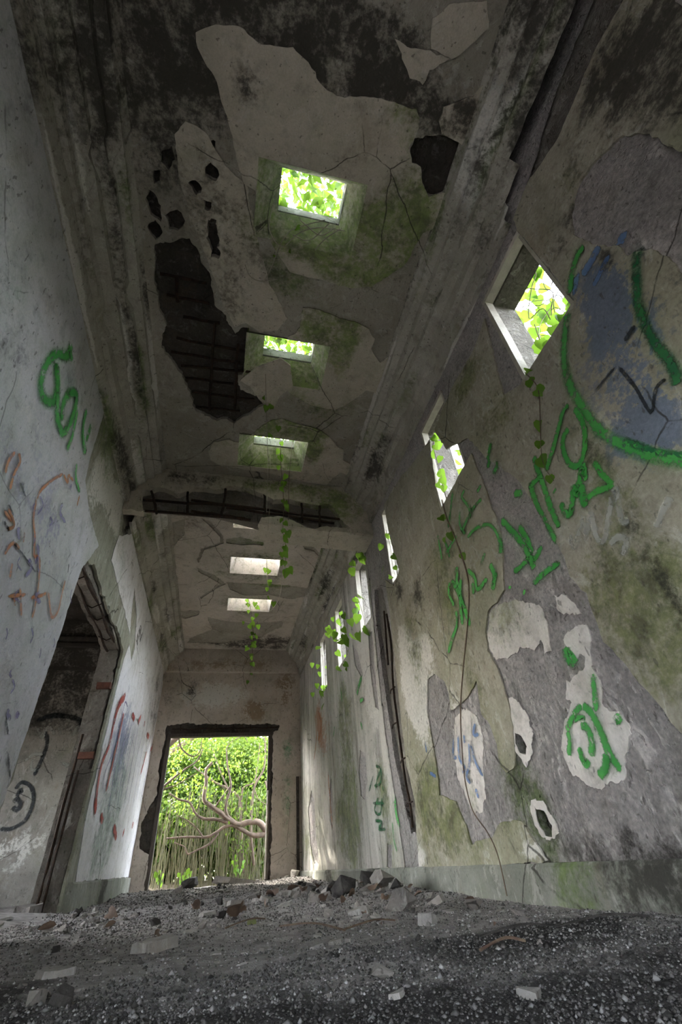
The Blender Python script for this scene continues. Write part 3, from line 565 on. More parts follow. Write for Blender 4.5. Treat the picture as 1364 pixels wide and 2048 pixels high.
sw = layer('wall_side_outer', Plane(0, SRX, 1), rect(0.0, -.3, SRY+.2, 4.2), [rect(4.6, .9, 7.2, 2.3)], -.2, .2, M['sooty'], None, grid=.4, record=False); struct(sw, 'outer wall of the side room with a window hole')
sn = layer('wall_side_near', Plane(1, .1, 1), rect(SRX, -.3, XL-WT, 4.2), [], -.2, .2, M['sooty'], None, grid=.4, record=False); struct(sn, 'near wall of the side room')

# ---- broken jambs: bricks, bars
tube('jamb_bar', [(XL-.20, y1-.05+.01*math.sin(i), .05+i*.16) for i in range(10)], .014, M['rebar'], wall_left, 6, .3)
tube('jamb_bar', [(XL-.15, y1-.06+.012*math.sin(i*1.7), .02+i*.14) for i in range(9)], .012, M['rebar'], wall_left, 6, .3)
for z_ in (1.25, 1.98):
    box('brick', (XL-.19, y1-.055, z_), (XL-.04, y1+.03, z_+.065), M['brick'], wall_left, 2, .006)
box('broken_lintel', (XL-.21, y0+.08, zt-.05), (XL-.05, y1-.04, zt+.08), M['core_pale'], wall_left, 9, .028)
box('broken_jamb', (XL-.17, y1-.035, -.02), (XL-.03, y1+.06, 1.15), M['core_pale'], wall_left, 7, .026)
for xo in (.07, .18):
    tube('lintel_bar', [(XL-xo, y0+.1+k*.21, zt-.055+.022*math.sin(k*1.3+xo*30)) for k in range(11)], .013, M['rebar'], wall_left, 6, .3)
for yo in (.35, .95, 1.25, 1.8):
    tube('stirrup', [(XL-.04, y0+yo, zt-.04), (XL-.13, y0+yo+.03, zt-.075), (XL-.22, y0+yo, zt-.04)], .007, M['rebar'], wall_left, 5, .2)
# bars in the split pilaster of the right wall
for pts in ([(766,1222),(771,1290),(774,1330)], [(771,1228),(780,1290),(784,1370),(792,1440),(800,1500),(808,1560),(818,1610),(822,1655)], [(752,1250),(757,1320),(764,1400),(768,1450)]):
    P = [PR.p3(*PR.uv(x, y), -.012) for x, y in pts]; tube('rebar', spline(P, 5), .011, M['rebar'], wall_right, 6, .3)
for x, y in ((782,1380),(786,1450),(803,1520),(815,1608)):
    u, v = PR.uv(x, y); tube('stirrup', [PR.p3(u-.07, v+.01, -.02), PR.p3(u, v, .0), PR.p3(u+.09, v-.01, -.02)], .007, M['rebar'], wall_right, 5, .2)
# far lintel bars
tube('rebar', [PF.p3(-.95+k*.16, dh+.075+.012*math.sin(k*2.1), -.0) for k in range(14)], .014, M['rebar'], wall_far, 6, .3)
for k in range(6):
    tube('stirrup', [PF.p3(-.8+k*.34, dh+.17, -.02), PF.p3(-.8+k*.34+.01, dh+.05, .01)], .008, M['rebar'], wall_far, 5, .2)
# door frame, remains
df = struct(box('door_1', (dx0-.03, YF+.02, 0), (dx0+.035, YF+.13, dh), M['timber'], None, 4, .004), 'dark timber frame left in the far doorway')
box('frame_head', (dx0, YF+.02, dh-.06), (dx1, YF+.13, dh), M['timber'], df, 4, .004)
box('frame_post', (dx1-.055, YF+.05, 0), (dx1, YF+.13, dh), M['timber'], df, 4, .004)
tube('pale_pole', [(dx1-.045, YF-.01, .04), (dx1-.04, YF-.01, 1.35)], .014, M['pale_frame'], df, 8)

# ---- windows of the right wall
for i, (a, b) in enumerate(WINS):
    w = box('window_%d' % (i+1), (XR-.012, a-.006, WIN_Z1-.035), (XR+.05, b+.006, WIN_Z1+.004), M['pale_frame'], None, 3, .003)
    struct(w, ['pale frame of the nearest square window hole', 'pale frame of the second window hole, ivy hanging inside', 'pale frame of the third window hole beside the beam', 'pale frame of the window hole just past the beam', 'pale frame of the next to last window hole', 'pale frame of the window hole nearest the far doorway', 'pale frame of the window hole'][i])
    box('frame_side', (XR-.010, b-.025, WIN_Z0-.004), (XR+.05, b+.004, WIN_Z1), M['pale_frame'], w, 3, .003)
    box('frame_side', (XR+.0, a-.004, WIN_Z0-.004), (XR+.05, a+.018, WIN_Z1), M['pale_frame'], w, 3, .003)
    box('frame_sill', (XR+.0, a, WIN_Z0-.004), (XR+.05, b, WIN_Z0+.02), M['pale_frame'], w, 3, .003)

# ------------------------------------------------------------------ floor
def fh(x, y):
    """height of the dirt"""
    q = Vector((x, y, 0.3))
    h = .018*noise.noise(q*1.7) + .010*noise.noise(q*5) + .004*noise.noise(q*16) - .01
    h += .05*math.exp(-((x-1.15)/.45)**2-((y-4.1)/.6)**2) + .06*math.exp(-((y-9.2)/1.2)**2)*(0.6+.4*noise.noise(q*2)) + .03*math.exp(-((x-1.0)/.7)**2-((y-6.5)/1.6)**2)
    h += .10*math.exp(-((x+1.9)/.6)**2-((y-5.0)/1.2)**2)
    return h
def floor_mat():
    t = NT('ash_and_grit'); co = t.coord(); n1 = t.noise(1.3, 6, .65, co, .5); n2 = t.noise(11, 6, .7, co); n3 = t.noise(120, 3, .7, co)
    at = t.n('ShaderNodeAttribute', attribute_name='m'); sep = t.n('ShaderNodeSeparateColor'); t.l(at.outputs['Color'], sep.inputs[0])
    col = t.mix(t.step(n2, .35, .65), (.34, .32, .305), (.20, .185, .18))
    dk = t.math('MULTIPLY', t.step(t.math('MULTIPLY_ADD', t.math('SUBTRACT', n1, .5), 1.6, sep.outputs[1]), .35, .7), .9)
    col = t.mix(dk, col, (.014, .013, .013)); col = t.mix(t.math('MULTIPLY', t.step(n3, .58, .7), .5), col, (.28, .27, .26))
    b = t.n('ShaderNodeBsdfPrincipled'); b.inputs['Roughness'].default_value = .95; b.inputs['Specular IOR Level'].default_value = .15; t.l(col, b.inputs['Base Color'])
    bp = t.n('ShaderNodeBump'); bp.inputs['Strength'].default_value = .9; bp.inputs['Distance'].default_value = .015
    t.l(t.math('ADD', n2, t.math('MULTIPLY', n3, .7)), bp.inputs['Height']); t.l(bp.outputs[0], b.inputs['Normal']); t.l(b.outputs[0], t.out.inputs[0]); return t.m
M['floor'] = floor_mat()
ys = np.concatenate([np.arange(YB-.2, 0.7, .15), np.arange(.7, 3.2, .025), np.arange(3.2, YF+.25, .06)]); xs = np.concatenate([np.arange(-5.4, -1.6, .12), np.arange(-1.6, XR+.1, .03)])
V = [(x, y, fh(x, y)) for y in ys for x in xs]; nx = len(xs)
F_ = [[j*nx+i, j*nx+i+1, (j+1)*nx+i+1, (j+1)*nx+i] for j in range(len(ys)-1) for i in range(nx-1)]
P_ = np.array(V); att = blobs(P_[:, 0], P_[:, 1], [(0.2, .6, 2.5, .85, 1.3, 1), (-.7, 1.9, .5, .35, .6, 1), (1.0, 1.8, .7, .3, .5, 1)])  # front blob: ash, strengthened to paint in the vignette
struct(mesh_obj('floor', V, F_, M['floor'], None, True, att), 'ash and grit covering the floor, foreground darkened with painted vignette')

# ------------------------------------------------------------------ graffiti (thin sprayed strokes lying on the plaster)
M['g_green'] = spray_mat('green_spray', (.045, .28, .055), (.07, .34, .065), .92, .5, 30)
M['g_soft'] = spray_mat('soft_green_spray', (.08, .36, .08), (.05, .28, .06), .85, .7)
M['g_dark'] = spray_mat('dark_green_spray', (.012, .10, .04), (.03, .16, .05), .85, .6)
M['g_blue'] = spray_mat('blue_marker', (.08, .14, .30), (.12, .20, .36), .8)
M['g_pale'] = spray_mat('pale_chalk', (.50, .50, .45), None, .45, .5)
M['g_orange'] = spray_mat('orange_spray', (.45, .19, .07), (.36, .16, .09), .75)
M['g_violet'] = spray_mat('violet_marker', (.16, .14, .27), (.24, .22, .36), .7)
M['g_red'] = spray_mat('red_paint', (.30, .05, .04), (.38, .10, .08), .9, .2)
M['g_black'] = spray_mat('black_marker', (.02, .025, .03), None, .8)
def graffiti(name, plane, strokes, mat, width, parent, label, per=5, closed=False):
    """one drawn tag: ribbons that follow the broken surface under them"""
    V = []; F_ = []; att = []
    for st in strokes:
        w = width
        if isinstance(st, tuple) and not isinstance(st[0], tuple): w, st = st
        w = w*1.55; pts = [plane.uv(*p) for p in st]
        if len(pts) == 1: pts = [pts[0], (pts[0][0]+w*.5, pts[0][1]-w*.4)]
        Q = np.array(spline([np.array(p) for p in pts], per))
        D = np.gradient(Q, axis=0); D /= np.maximum(np.linalg.norm(D, axis=1, keepdims=True), 1e-9); Nn = np.stack([-D[:, 1], D[:, 0]], 1)
        s = len(V); n = len(Q)
        for i in range(n):
            end = min(i, n-1-i); k = 1.0 if end > 0 else .55
            k *= 1+.18*noise.noise(Vector((Q[i][0]*11, Q[i][1]*11, 1)))
            for j, o in enumerate((-1, -.5, 0, .5, 1)):
                u, v = Q[i] + Nn[i]*w*.5*o*k
                V.append((u, v)); att.append([1-abs(o) if end > 0 else 0.0, 0, 0, 0])
        F_ += [[s+i*5+j, s+i*5+j+1, s+(i+1)*5+j+1, s+(i+1)*5+j] for i in range(n-1) for j in range(4)]
    A = np.array(V); hh = np.zeros(len(A))
    for outer, holes, top in plane.layers:
        k = inside(A, outer)
        for h in holes: k &= ~inside(A, h)
        hh = np.where(k, np.maximum(hh, top), hh)
    W = [plane.p3(u, v, h + .010 + .0006*RNG.random()) for (u, v), h in zip(V, hh)]
    o = mesh_obj(name, W, F_, mat, parent, True, att); o['label'] = label; return o
q2 = lambda *p: [(820+x*.3988, 780+y*.3988) for x, y in p]
graffiti('graffiti_print', PR, [q2((820,75),(790,110),(765,200),(735,310),(700,420)), q2((820,195),(795,230),(790,300),(820,370),(860,385),(885,350),(900,280),(895,190),(870,130),(845,90)),
  (.04, q2((640,330),(660,400),(690,480),(730,600),(775,700))), (.045, q2((622,465),(650,560),(700,670),(755,775))), q2((610,490),(650,460),(690,425)), q2((742,505),(752,515)),
  (.04, q2((775,565),(800,615),(825,620),(838,550),(845,470))), (.045, q2((845,480),(858,525),(875,450),(890,385),(905,465))), (.045, q2((880,470),(890,540),(902,595))), q2((905,550),(960,510),(1035,480),(990,430),(940,355))],
  M['g_green'], .034, wall_right, 'bright green lettering and loop sprayed below the nearest window')
graffiti('graffiti_print', PR, [(.05, q2((460,645),(520,710),(570,770),(605,830),(632,905))), (.045, q2((550,680),(590,740),(625,830))), q2((670,775),(640,840),(600,850),(560,890),(525,915)), q2((620,980),(680,920),(765,860)), (.045, q2((525,520),(575,520))), q2((575,1010),(586,1018)), q2((507,980),(508,1000))],
  M['g_green'], .034, wall_right, 'green arrow-like strokes left of the loop lettering')
graffiti('graffiti_print', PR, [q2((290,500),(275,540),(310,590),(320,650)), q2((230,500),(215,620),(205,700)), q2((380,540),(330,600),(280,700),(295,720)), q2((300,745),(340,700),(400,675),(440,700),(465,760),(470,830)), q2((150,720),(165,800),(175,860)), q2((180,740),(200,790),(215,850)), q2((250,730),(225,770),(190,830)), q2((395,810),(370,885)), q2((350,520),(375,470)), q2((265,600),(265,680),(290,715)),
  (.05, q2((425,260),(410,330),(395,400))), (.045, q2((460,350),(420,430)))], M['g_soft'], .034, wall_right, 'faded green scrawl under the second window')
graffiti('graffiti_print', PR, [(.045, q2((250,880),(250,960),(265,1020),(280,1080))), q2((215,960),(210,1020),(240,1090)), (.045, q2((220,955),(250,1000),(290,1100),(320,1190))), (.04, q2((270,940),(265,1040),(280,1190))), q2((300,900),(340,940),(355,1000),(410,940)), (.045, q2((415,870),(440,930),(430,1010))), q2((330,960),(335,1030)), q2((245,1100),(250,1180),(225,1250),(205,1325)), q2((455,910),(430,980))],
  M['g_green'], .034, wall_right, 'tangle of green spray strokes crossed by the dry vine')
q3 = lambda *p: [(1100+x*.2588, 430+y*.2588) for x, y in p]
graffiti('graffiti_print', PR, [(.055, q3((300,240),(240,330),(200,480),(190,620))), (.06, q3((170,760),(150,900),(140,1050),(150,1200),(200,1350),(260,1450),(330,1560),(430,1680),(600,1780),(780,1850),(1020,1900),(1200,1930)))], M['g_soft'], .05, wall_right, 'broad soft green outline sweeping round the blue paint')
graffiti('graffiti_print', PR, [(.05, q3((715,250),(700,400),(710,560),(720,700),(770,850),(850,1000),(960,1130),(1010,1230),(1020,1330))), (.03, q3((590,1740),(780,1810),(900,1840),(1100,1860)))], M['g_dark'], .05, wall_right, 'dark green curve beside the blue paint')
graffiti('graffiti_print', PR, [(.05, q3((530,200),(610,170))), (.05, q3((420,240),(350,370),(280,480))), (.035, q3((250,440),(215,640))), (.03, q3((500,300),(400,500),(370,560)))], M['g_blue'], .04, wall_right, 'blue brush marks above the blue painted field')
graffiti('graffiti_print', PR, [(.022, q3((700,850),(610,990))), (.012, q3((550,1170),(380,1370))), (.015, q3((560,1170),(700,1340),(820,1530),(860,1350),(940,1270)))], M['g_black'], .02, wall_right, 'thin dark scratches on the blue paint')
graffiti('graffiti_print', PR, [q2((820,720),(850,790),(890,640),(905,740)), q2((905,740),(930,620),(960,740),(1000,750),(1030,580),(1055,500),(1085,650),(1130,650)), q2((1020,780),(1070,740),(1110,760),(1090,840)), q2((1340,530),(1290,620),(1260,700))], M['g_pale'], .035, wall_right, 'pale chalky scrawl on the olive plaster')
q1 = lambda *p: z1(p)
graffiti('graffiti_print', PR, [q1((915,640),(925,740),(935,850)), (.04, q1((860,805),(910,850),(960,950),(1000,1050),(1070,1160))), (.04, q1((990,1060),(980,1140),(945,1180))), (.04, q1((850,910),(890,930),(910,1000),(910,1080))), q1((785,940),(795,1000),(790,1075)), q1((840,1020),(870,1110)), (.04, q1((1030,850),(1065,910))), (.06, q1((770,500),(790,570),(822,540))), (.028, q1((860,805),(825,845),(800,890),(780,945))), (.022, q1((815,890),(850,870),(880,880))), (.03, q1((850,1060),(880,1120),(900,1090)))], M['g_green'], .03, wall_right, 'green letter-like mark on the largest white paint patch')
graffiti('graffiti_print', PR, [q1((185,970),(180,1070),(205,1080)), q1((210,960),(215,1080),(245,1130),(235,1165)), q1((265,1000),(270,1100),(255,1180),(275,1215)), q1((300,900),(290,960),(320,960)), q1((275,1010),(300,1100),(340,1180)), q1((300,1240),(320,1295)), q1((240,960),(245,1010)), q1((40,990),(50,1060)), q1((60,1160),(75,1165),(100,1180))], M['g_blue'], .022, wall_right, 'small blue scribble on the white patch above the skirting')
qf = lambda *p: [(560+x*.3417, 1080+y*.3418) for x, y in p]
graffiti('graffiti_print', PR, [(.07, qf((490,790),(470,860),(460,910))), (.06, qf((500,930),(475,945))), (.04, qf((330,1080),(320,1160))), (.04, qf((360,850),(375,960))), (.05, qf((480,1060),(495,1110))), (.03, qf((680,1490),(690,1600),(710,1690))), (.03, qf((670,1640),(680,1750),(700,1830)))], M['g_soft'], .04, wall_right, 'green smears low on the far bay of the right wall')
graffiti('graffiti_print', PR, [qf((570,1320),(600,1340),(580,1400),(570,1470)), qf((605,1320),(600,1420),(560,1440)), qf((530,1480),(560,1370)), qf((590,1500),(565,1580),(600,1600),(610,1500)), qf((565,1640),(610,1650),(590,1690),(635,1690)), qf((550,1540),(630,1540)), qf((610,1440),(620,1470))], M['g_dark'], .03, wall_right, 'dark green small lettering beside the split pilaster')
graffiti('graffiti_print', PR, [(.07, qf((230,1000),(250,1080),(230,1180))), qf((290,1340),(300,1560),(315,1700)), qf((210,1000),(220,1150),(205,1300))], M['g_orange'], .04, wall_right, 'rust orange drips in the far bay of the right wall')
qs = lambda *p: [(x*.3027, 620+y*.3027) for x, y in p]
graffiti('graffiti_print', PL, [(.085, qs((455,210),(430,300),(350,290),(280,370),(250,500),(275,590),(335,600),(358,500),(350,360),(365,480),(360,700),(395,810),(430,770),(470,680),(490,560),(440,550),(400,620),(385,740))), (.07, qs((560,640),(530,800),(550,970))), (.06, qs((590,740),(550,880))), (.05, qs((500,640),(460,830),(420,930))), (.045, qs((490,1000),(485,1110),(515,1215))), (.06, qs((430,240),(465,340)))], M['g_soft'], .05, wall_left, 'green spray figure with loops high on the left wall')
graffiti('graffiti_print', PL, [qs((80,930),(30,1000),(10,1080)), qs((100,940),(110,1000),(70,1080),(40,1190)), qs((400,1080),(330,1120),(250,1190),(220,1260),(200,1380),(210,1500),(205,1620),(240,1640),(235,1800),(210,1960),(190,2040)), qs((400,1080),(430,1140),(435,1090),(470,1130)), qs((510,1220),(490,1300)), qs((0,1320),(60,1400)), qs((30,1300),(70,1420),(20,1450)), qs((0,1620),(60,1540),(110,1580)), qs((140,1460),(130,1540)), qs((20,1890),(160,1880)), qs((70,1880),(80,1960)), qs((300,1860),(310,1950),(325,2030),(365,1990),(395,1860),(415,1780)), qs((110,1820),(120,2040)), qs((60,1660),(40,1780)), qs((180,1900),(240,1890),(290,1870))], M['g_orange'], .022, wall_left, 'orange spray line wandering down the left wall')
sv = []
for k in range(60):
    x = random.uniform(5, 240); yy = random.uniform(960, 1560)
    if x > 165-(yy-1150)*.36 - 14 and yy > 1120: continue
    if x > 150: continue
    L = random.uniform(8, 45); a = random.uniform(.9, 2.2); sv.append((random.choice((.012, .016, .03)), [(x, yy), (x+L*.4*math.cos(a)+random.uniform(-5, 5), yy+L*.5), (x-L*.3*math.cos(a), yy+L)]))
graffiti('graffiti_print', PL, sv, M['g_violet'], .016, wall_left, 'violet marker scribbles on the lilac paint of the left wall', per=4)
graffiti('graffiti_print', PL, [(.014, qs((105,1130),(150,1240))), (.014, qs((30,1280),(70,1360))), (.014, qs((0,1390),(40,1460))), (.01, qs((60,1530),(150,1640),(220,1740))), (.014, qs((440,1670),(430,1740))), (.02, [(8,1500),(14,1560)]), (.02, [(4,1440),(10,1470)])], M['g_black'], .014, wall_left, 'black slashes on the lower left wall')
ql = lambda *p: [(x*.3712, 1060+y*.3711) for x, y in p]
graffiti('graffiti_print', PL, [(.09, ql((670,890),(630,950),(600,1060))), ql((605,1040),(580,1160),(540,1260),(515,1400),(505,1530)), ql((660,980),(640,1080),(600,1250),(560,1420)), (.07, ql((505,1440),(505,1535))), (.06, ql((535,1530),(545,1580))), (.07, ql((705,990),(718,1025))), (.07, ql((755,1000),(735,1045))), (.07, ql((775,1030),(768,1060))), (.07, ql((785,1100),(798,1120))), ql((785,1190),(770,1250),(750,1320)), (.06, ql((822,1155),(805,1190))), (.08, ql((605,1590),(620,1670))), (.10, ql((712,1570),(705,1612))), (.06, ql((664,1615),(652,1650)))], M['g_red'], .06, wall_left, 'dark red drips on the white paint past the broken doorway')
bs = [ql((680,955),(665,930),(640,1050),(620,1150),(560,1300),(540,1420)), ql((700,1000),(660,1150),(640,1300),(610,1450))]
for k in range(9): x = 600+k*22; bs.append(ql((x+60, 1030+random.uniform(-30, 60)), (x+20, 1230), (x-30, 1500+random.uniform(-60, 60))))
graffiti('graffiti_print', PL, bs, M['g_violet'], .022, wall_left, 'thin blue violet lines beside the red drips')
q6 = lambda *p: [(x*.3712, 1060+y*.3711) for x, y in p]
graffiti('graffiti_print', PS, [(.07, q6((190,1030),(300,1000),(420,1020),(450,1060))), (.05, q6((240,1080),(255,1150),(220,1250),(180,1330))), (.045, q6((80,1400),(120,1360),(170,1390),(180,1460),(140,1560),(60,1610),(0,1610))), (.05, q6((70,1470),(95,1450),(110,1480),(90,1510),(68,1490))), (.04, q6((90,1440),(110,1400),(120,1420)))], M['g_black'], .05, side, 'black looping graffiti outline on the side room wall')
graffiti('graffiti_print', PS, [q6((200,1060),(230,1120),(260,1060),(300,1110)), q6((310,1060),(330,1110)), q6((390,1120),(420,1060),(440,1150)), q6((130,1250),(180,1210),(240,1210)), q6((330,1250),(400,1290)), q6((180,1230),(170,1290),(220,1290))], M['g_pale'], .05, side, 'pale letters inside the black graffiti outline')

# ------------------------------------------------------------------ plants
M['ivy'] = leaf_mat('ivy_leaf', (.045, .13, .012), (.12, .27, .025), .5)
M['roof_leaf'] = leaf_mat('creeper_leaf', (.02, .06, .006), (.06, .15, .014), .45)
M['tree_leaf'] = leaf_mat('tree_leaf', (.016, .045, .007), (.055, .11, .017), .45, 1.2)
M['tree_leaf2'] = leaf_mat('light_tree_leaf', (.05, .10, .016), (.12, .19, .035), .5, 1.2)
M['stem'] = simple('vine_stem', (.10, .06, .045), (.16, .12, .08), 30, .8, .2)
M['stem_dry'] = simple('dry_stem', (.30, .27, .21), (.42, .38, .30), 30, .8, .2)
M['bark'] = simple('pink_grey_bark', (.21, .15, .11), (.12, .09, .07), 9, .85, .5)
M['cane'] = simple('dry_cane', (.13, .115, .055), (.06, .06, .025), 6, .7, .2)
M['dry_leaf'] = simple('dry_leaf', (.17, .115, .08), (.095, .065, .05), 14, .7, .3)
def leaf_mesh(name, fold, mat, heart=True):
    o = [(0, 0), (.26, -.10), (.46, .10), (.44, .40), (.24, .72), (0, 1.0)] if heart else [(0, 0), (.14, .15), (.21, .42), (.16, .72), (.06, .92), (0, 1.0)]
    V = [(0, .0, 0), (0, .5, -.05), (0, 1.0, -.22)]
    for sgn in (-1, 1):
        for x, y in o[1:5]: V.append((sgn*x, y, fold*abs(x) - .22*y*y))
    F_ = [[0, 1, 4, 3], [1, 5, 4], [1, 2, 6, 5], [0, 7, 8, 1], [1, 8, 9], [1, 9, 10, 2]]
    me = bpy.data.meshes.new(name); me.from_pydata(V, [], F_); me.polygons.foreach_set('use_smooth', [True]*len(F_)); me.materials.append(mat); return me
LEAVES = [leaf_mesh('ivy_leaf_mesh', .25, M['ivy']), leaf_mesh('ivy_leaf_mesh', -.12, M['ivy']), leaf_mesh('ivy_leaf_mesh', .45, M['ivy'])]
def empty(name, loc): o = bpy.data.objects.new(name, None); o.location = loc; o.empty_display_size = .1; return link(o)
def add_leaf(root, p, size, face=None):
    """a leaf hung at p (world), tip down, blade turned towards 'face' with some scatter"""
    o = bpy.data.objects.new('leaf', random.choice(LEAVES)); link(o, root)
    f = Vector(face) if face is not None else Vector((random.gauss(0, 1), random.gauss(0, 1), .3))
    f = (f.normalized() + Vector((random.gauss(0, .45), random.gauss(0, .45), random.gauss(0, .35)))).normalized()
    d = Vector((random.gauss(0, .35), random.gauss(0, .35), -1)); yv = (d - f*d.dot(f)).normalized(); xv = yv.cross(f)
    mtx = Matrix((xv, yv, f)).transposed().to_4x4(); s = size*random.uniform(.75, 1.2)
    o.matrix_local = Matrix.Translation(Vector(p)-root.location) @ mtx @ Matrix.Diagonal((s, s, s, 1))
    return o
def rtube(root, name, pts, rad, mat, sides=5):
    v, f = tube_data(pts, rad, sides); L = root.location; return mesh_obj(name, [Vector(p)-L for p in v], f, mat, root, True)
def vine(label, pts, leaves, size, rad=.0035, face=(-.3, -1, -.4), spread=.03, mat='stem', group=None, name='hanging_vine', per=6, extra=()):
    P = spline(pts, per); root = empty(name, tuple(P[0])); tag(root, label, 'vine', group)
    rtube(root, 'stem', P, [rad*(1-.55*i/len(P)) for i in range(len(P))], M[mat])
    for e in extra: rtube(root, 'stem', spline(e, per), rad*.7, M[mat])
    for t in leaves:
        q = np.array(P[min(len(P)-1, int(t*(len(P)-1)))]); q = q + RNG.normal(0, spread, 3)
        add_leaf(root, q, size, face)
    return root
def on_y(x, y, Y): r = ray(x, y); return EYE + r*((Y-EYE[1])/r[1])
def on_x(x, y, X): r = ray(x, y); return EYE + r*((X-EYE[0])/r[0])
def on_z(x, y, Z): r = ray(x, y); return EYE + r*((Z-EYE[2])/r[2])
ls = lambda n, a=0.0, b=1.0: [a+(b-a)*(k+random.random()*.8)/n for k in range(n)]
vine('leafy vine trailing from the third skylight down across the burst beam', [on_y(560,868,3.72), on_y(562,930,3.72), on_y(567,1000,3.72), on_y(566,1060,3.72), on_y(572,1100,3.72), on_y(569,1155,3.72)], ls(30), .07, .004, extra=[[on_y(585,880,3.78), on_y(578,960,3.76), on_y(577,1040,3.74)]])
vine('bare thin vine strands hanging in front of the third skylight', [on_y(531,735,2.66), on_y(533,840,2.66), on_y(536,920,2.66), on_y(534,1000,2.66), on_y(533,1025,2.66)], [.15, .2, .24, .3, .34], .06, .003, mat='stem_dry', extra=[[on_y(540,905,3.7), on_y(541,980,3.7), on_y(536,1060,3.7)]])
vine('curling tendril below the first skylight past the beam', [on_y(533,1100,6.1), on_y(535,1160,6.1), on_y(545,1215,6.1), on_y(557,1249,6.1)], ls(9, 0, .7), .085, .005, mat='stem_dry', extra=[[on_y(570,1000,5.0), on_y(565,1130,5.0), on_y(560,1190,5.0), on_y(545,1218,5.0), on_y(535,1222,5.0)]])
vine('leafy vine hanging from the farthest skylight', [on_y(497,1198,7.5), on_y(503,1230,7.5), on_y(506,1280,7.5), on_y(504,1320,7.5)], ls(26), .08, .004, spread=.07)
vine('small leafy vine end above the far doorway', [on_y(507,1255,8.6), on_y(505,1290,8.6), on_y(503,1330,8.6), on_y(494,1372,8.6)], ls(8), .08, .003)
vine('long dry vine rope running down the right wall from the second window', [on_x(884,1000,XR-.02), on_x(893,1035,XR-.05), on_x(910,1075,XR-.06), on_x(932,1140,XR-.05), on_x(938,1190,XR-.05), on_x(934,1260,XR-.06), on_x(926,1340,XR-.06), on_x(921,1420,XR-.07), on_x(924,1500,XR-.07), on_x(930,1560,XR-.08), on_x(945,1620,XR-.09), on_x(975,1665,XR-.10), on_x(996,1712,XR-.11), on_x(1014,1792,XR-.14)], [.06, .1, .13, .16, .2], .06, .0065, face=(-1, -.6, -.3))
vine('short leafy vine dangling below the nearest window', [on_x(1050,745,XR-.02), on_x(1075,775,XR-.03), on_x(1080,830,XR-.03), on_x(1082,900,XR-.03), on_x(1090,935,XR-.03), on_x(1108,962,XR-.03)], [.02, .1, .22, .45, .55, .65, .9], .075, .003, face=(-1, -.5, -.6), spread=.008)
vine('leafy vine sprig on the right wall below the beam', [on_x(712,1190,XR-.03), on_x(722,1215,XR-.05), on_x(728,1240,XR-.06), on_x(732,1268,XR-.04)], ls(12), .11, .004, face=(-1, -.8, -.4), spread=.08)
vine('bright leafy vine spilling from the next to last window', [on_x(678,1230,XR-.04), on_x(684,1265,XR-.07), on_x(682,1300,XR-.08), on_x(690,1325,XR-.05)], ls(30), .10, .004, face=(-1, -.8, -.4), spread=.12)
vine('sparse vine falling from the window nearest the far doorway', [on_x(645,1310,XR-.04), on_x(648,1350,XR-.06), on_x(646,1385,XR-.06), on_x(640,1400,XR-.06)], ls(16), .09, .004, face=(-1, -.8, -.4), spread=.10)
vine('tiny vine sprig at the top corner past the beam', [(XR-.12, BEAM_Y1-.02, BEAM_Z-.02), on_x(704,1128,XR-.20), on_x(706,1145,XR-.22)], ls(7), .10, .003, spread=.04)
# bare twigs hanging from the first skylight
def twigs(label, strands, rad, mat, name='dry_twig', leaves=()):
    root = empty(name, tuple(strands[0][0])); tag(root, label, 'twig')
    for s in strands: rtube(root, 'strand', spline(s, 6), rad, M[mat])
    for p in leaves: add_leaf(root, p, .045)
    return root
cz = lambda x, y: on_z(x, y, ZC-.03)
twigs('tangle of bare dry twigs hanging out of the nearest skylight', [[cz(690,462), cz(640,455), cz(600,465), cz(570,492)], [cz(545,412), cz(538,455), cz(552,485), cz(568,494)], [cz(650,440), cz(610,450), cz(580,462), cz(560,490), cz(545,530), cz(530,560)], [cz(680,458), cz(650,478), cz(630,500)], [cz(660,445), cz(620,480), cz(585,470)], [cz(600,440), cz(640,470), cz(672,455)], [cz(490,530), cz(500,552), cz(520,562), cz(555,558)]], .004, 'stem_dry', leaves=[cz(578,500), cz(552,512), cz(600,455)])
# ivy in the window holes
def window_ivy(i, n, size, label):
    a, b = WINS[i]; root = empty('window_ivy', (XR+.16, (a+b)/2, WIN_Z0)); tag(root, label, 'ivy', 'ivy in the window holes')
    for k in range(18 if i < 2 else 6):
        dx = random.uniform(.28, .6); p = [np.array([XR+dx, random.uniform(a, b)+.5*dx, WIN_Z0+random.random()*.5+.5*dx])]
        for j in range(5): p.append(p[-1] + np.array([random.uniform(-.03, .05), random.uniform(-.16, .16), random.uniform(.0, .24)]))
        rtube(root, 'stem', spline(p, 4), .003, M['stem_dry'] if k % 3 == 0 else M['stem'], 4)
    for k in range(n):
        dx = random.uniform(.05, .65); z = WIN_Z0 + random.random()*(WIN_Z1-WIN_Z0); y = random.uniform(a+.02, b-.02)
        if dx > .27: z += 1.3*(dx-.05); y += .55*dx
        else: z = WIN_Z0 + .02 + .25*random.random()
        add_leaf(root, (XR+dx, y, z), size, (-1, -.5, -.6))
    return root
wl_ = ['sunlit ivy leaves and twigs filling the nearest window hole', 'ivy leaves and thin twigs across the second window hole', 'ivy twigs in the third window hole by the beam', 'ivy in the window hole just past the beam', 'ivy in the next to last window hole', 'ivy in the window hole nearest the far doorway']
for i in range(len(WINS)): window_ivy(i, (95, 40, 14, 8, 8, 8)[i], (.09, .085, .085, .09, .09, .09)[i], wl_[i])
vine('ivy strand hanging inside the second window', [on_x(866,865,XR-.01), on_x(868,900,XR-.03), on_x(880,940,XR-.04), on_x(888,985,XR-.04)], ls(11), .075, .003, face=(-1, -.7, -.5), spread=.04)
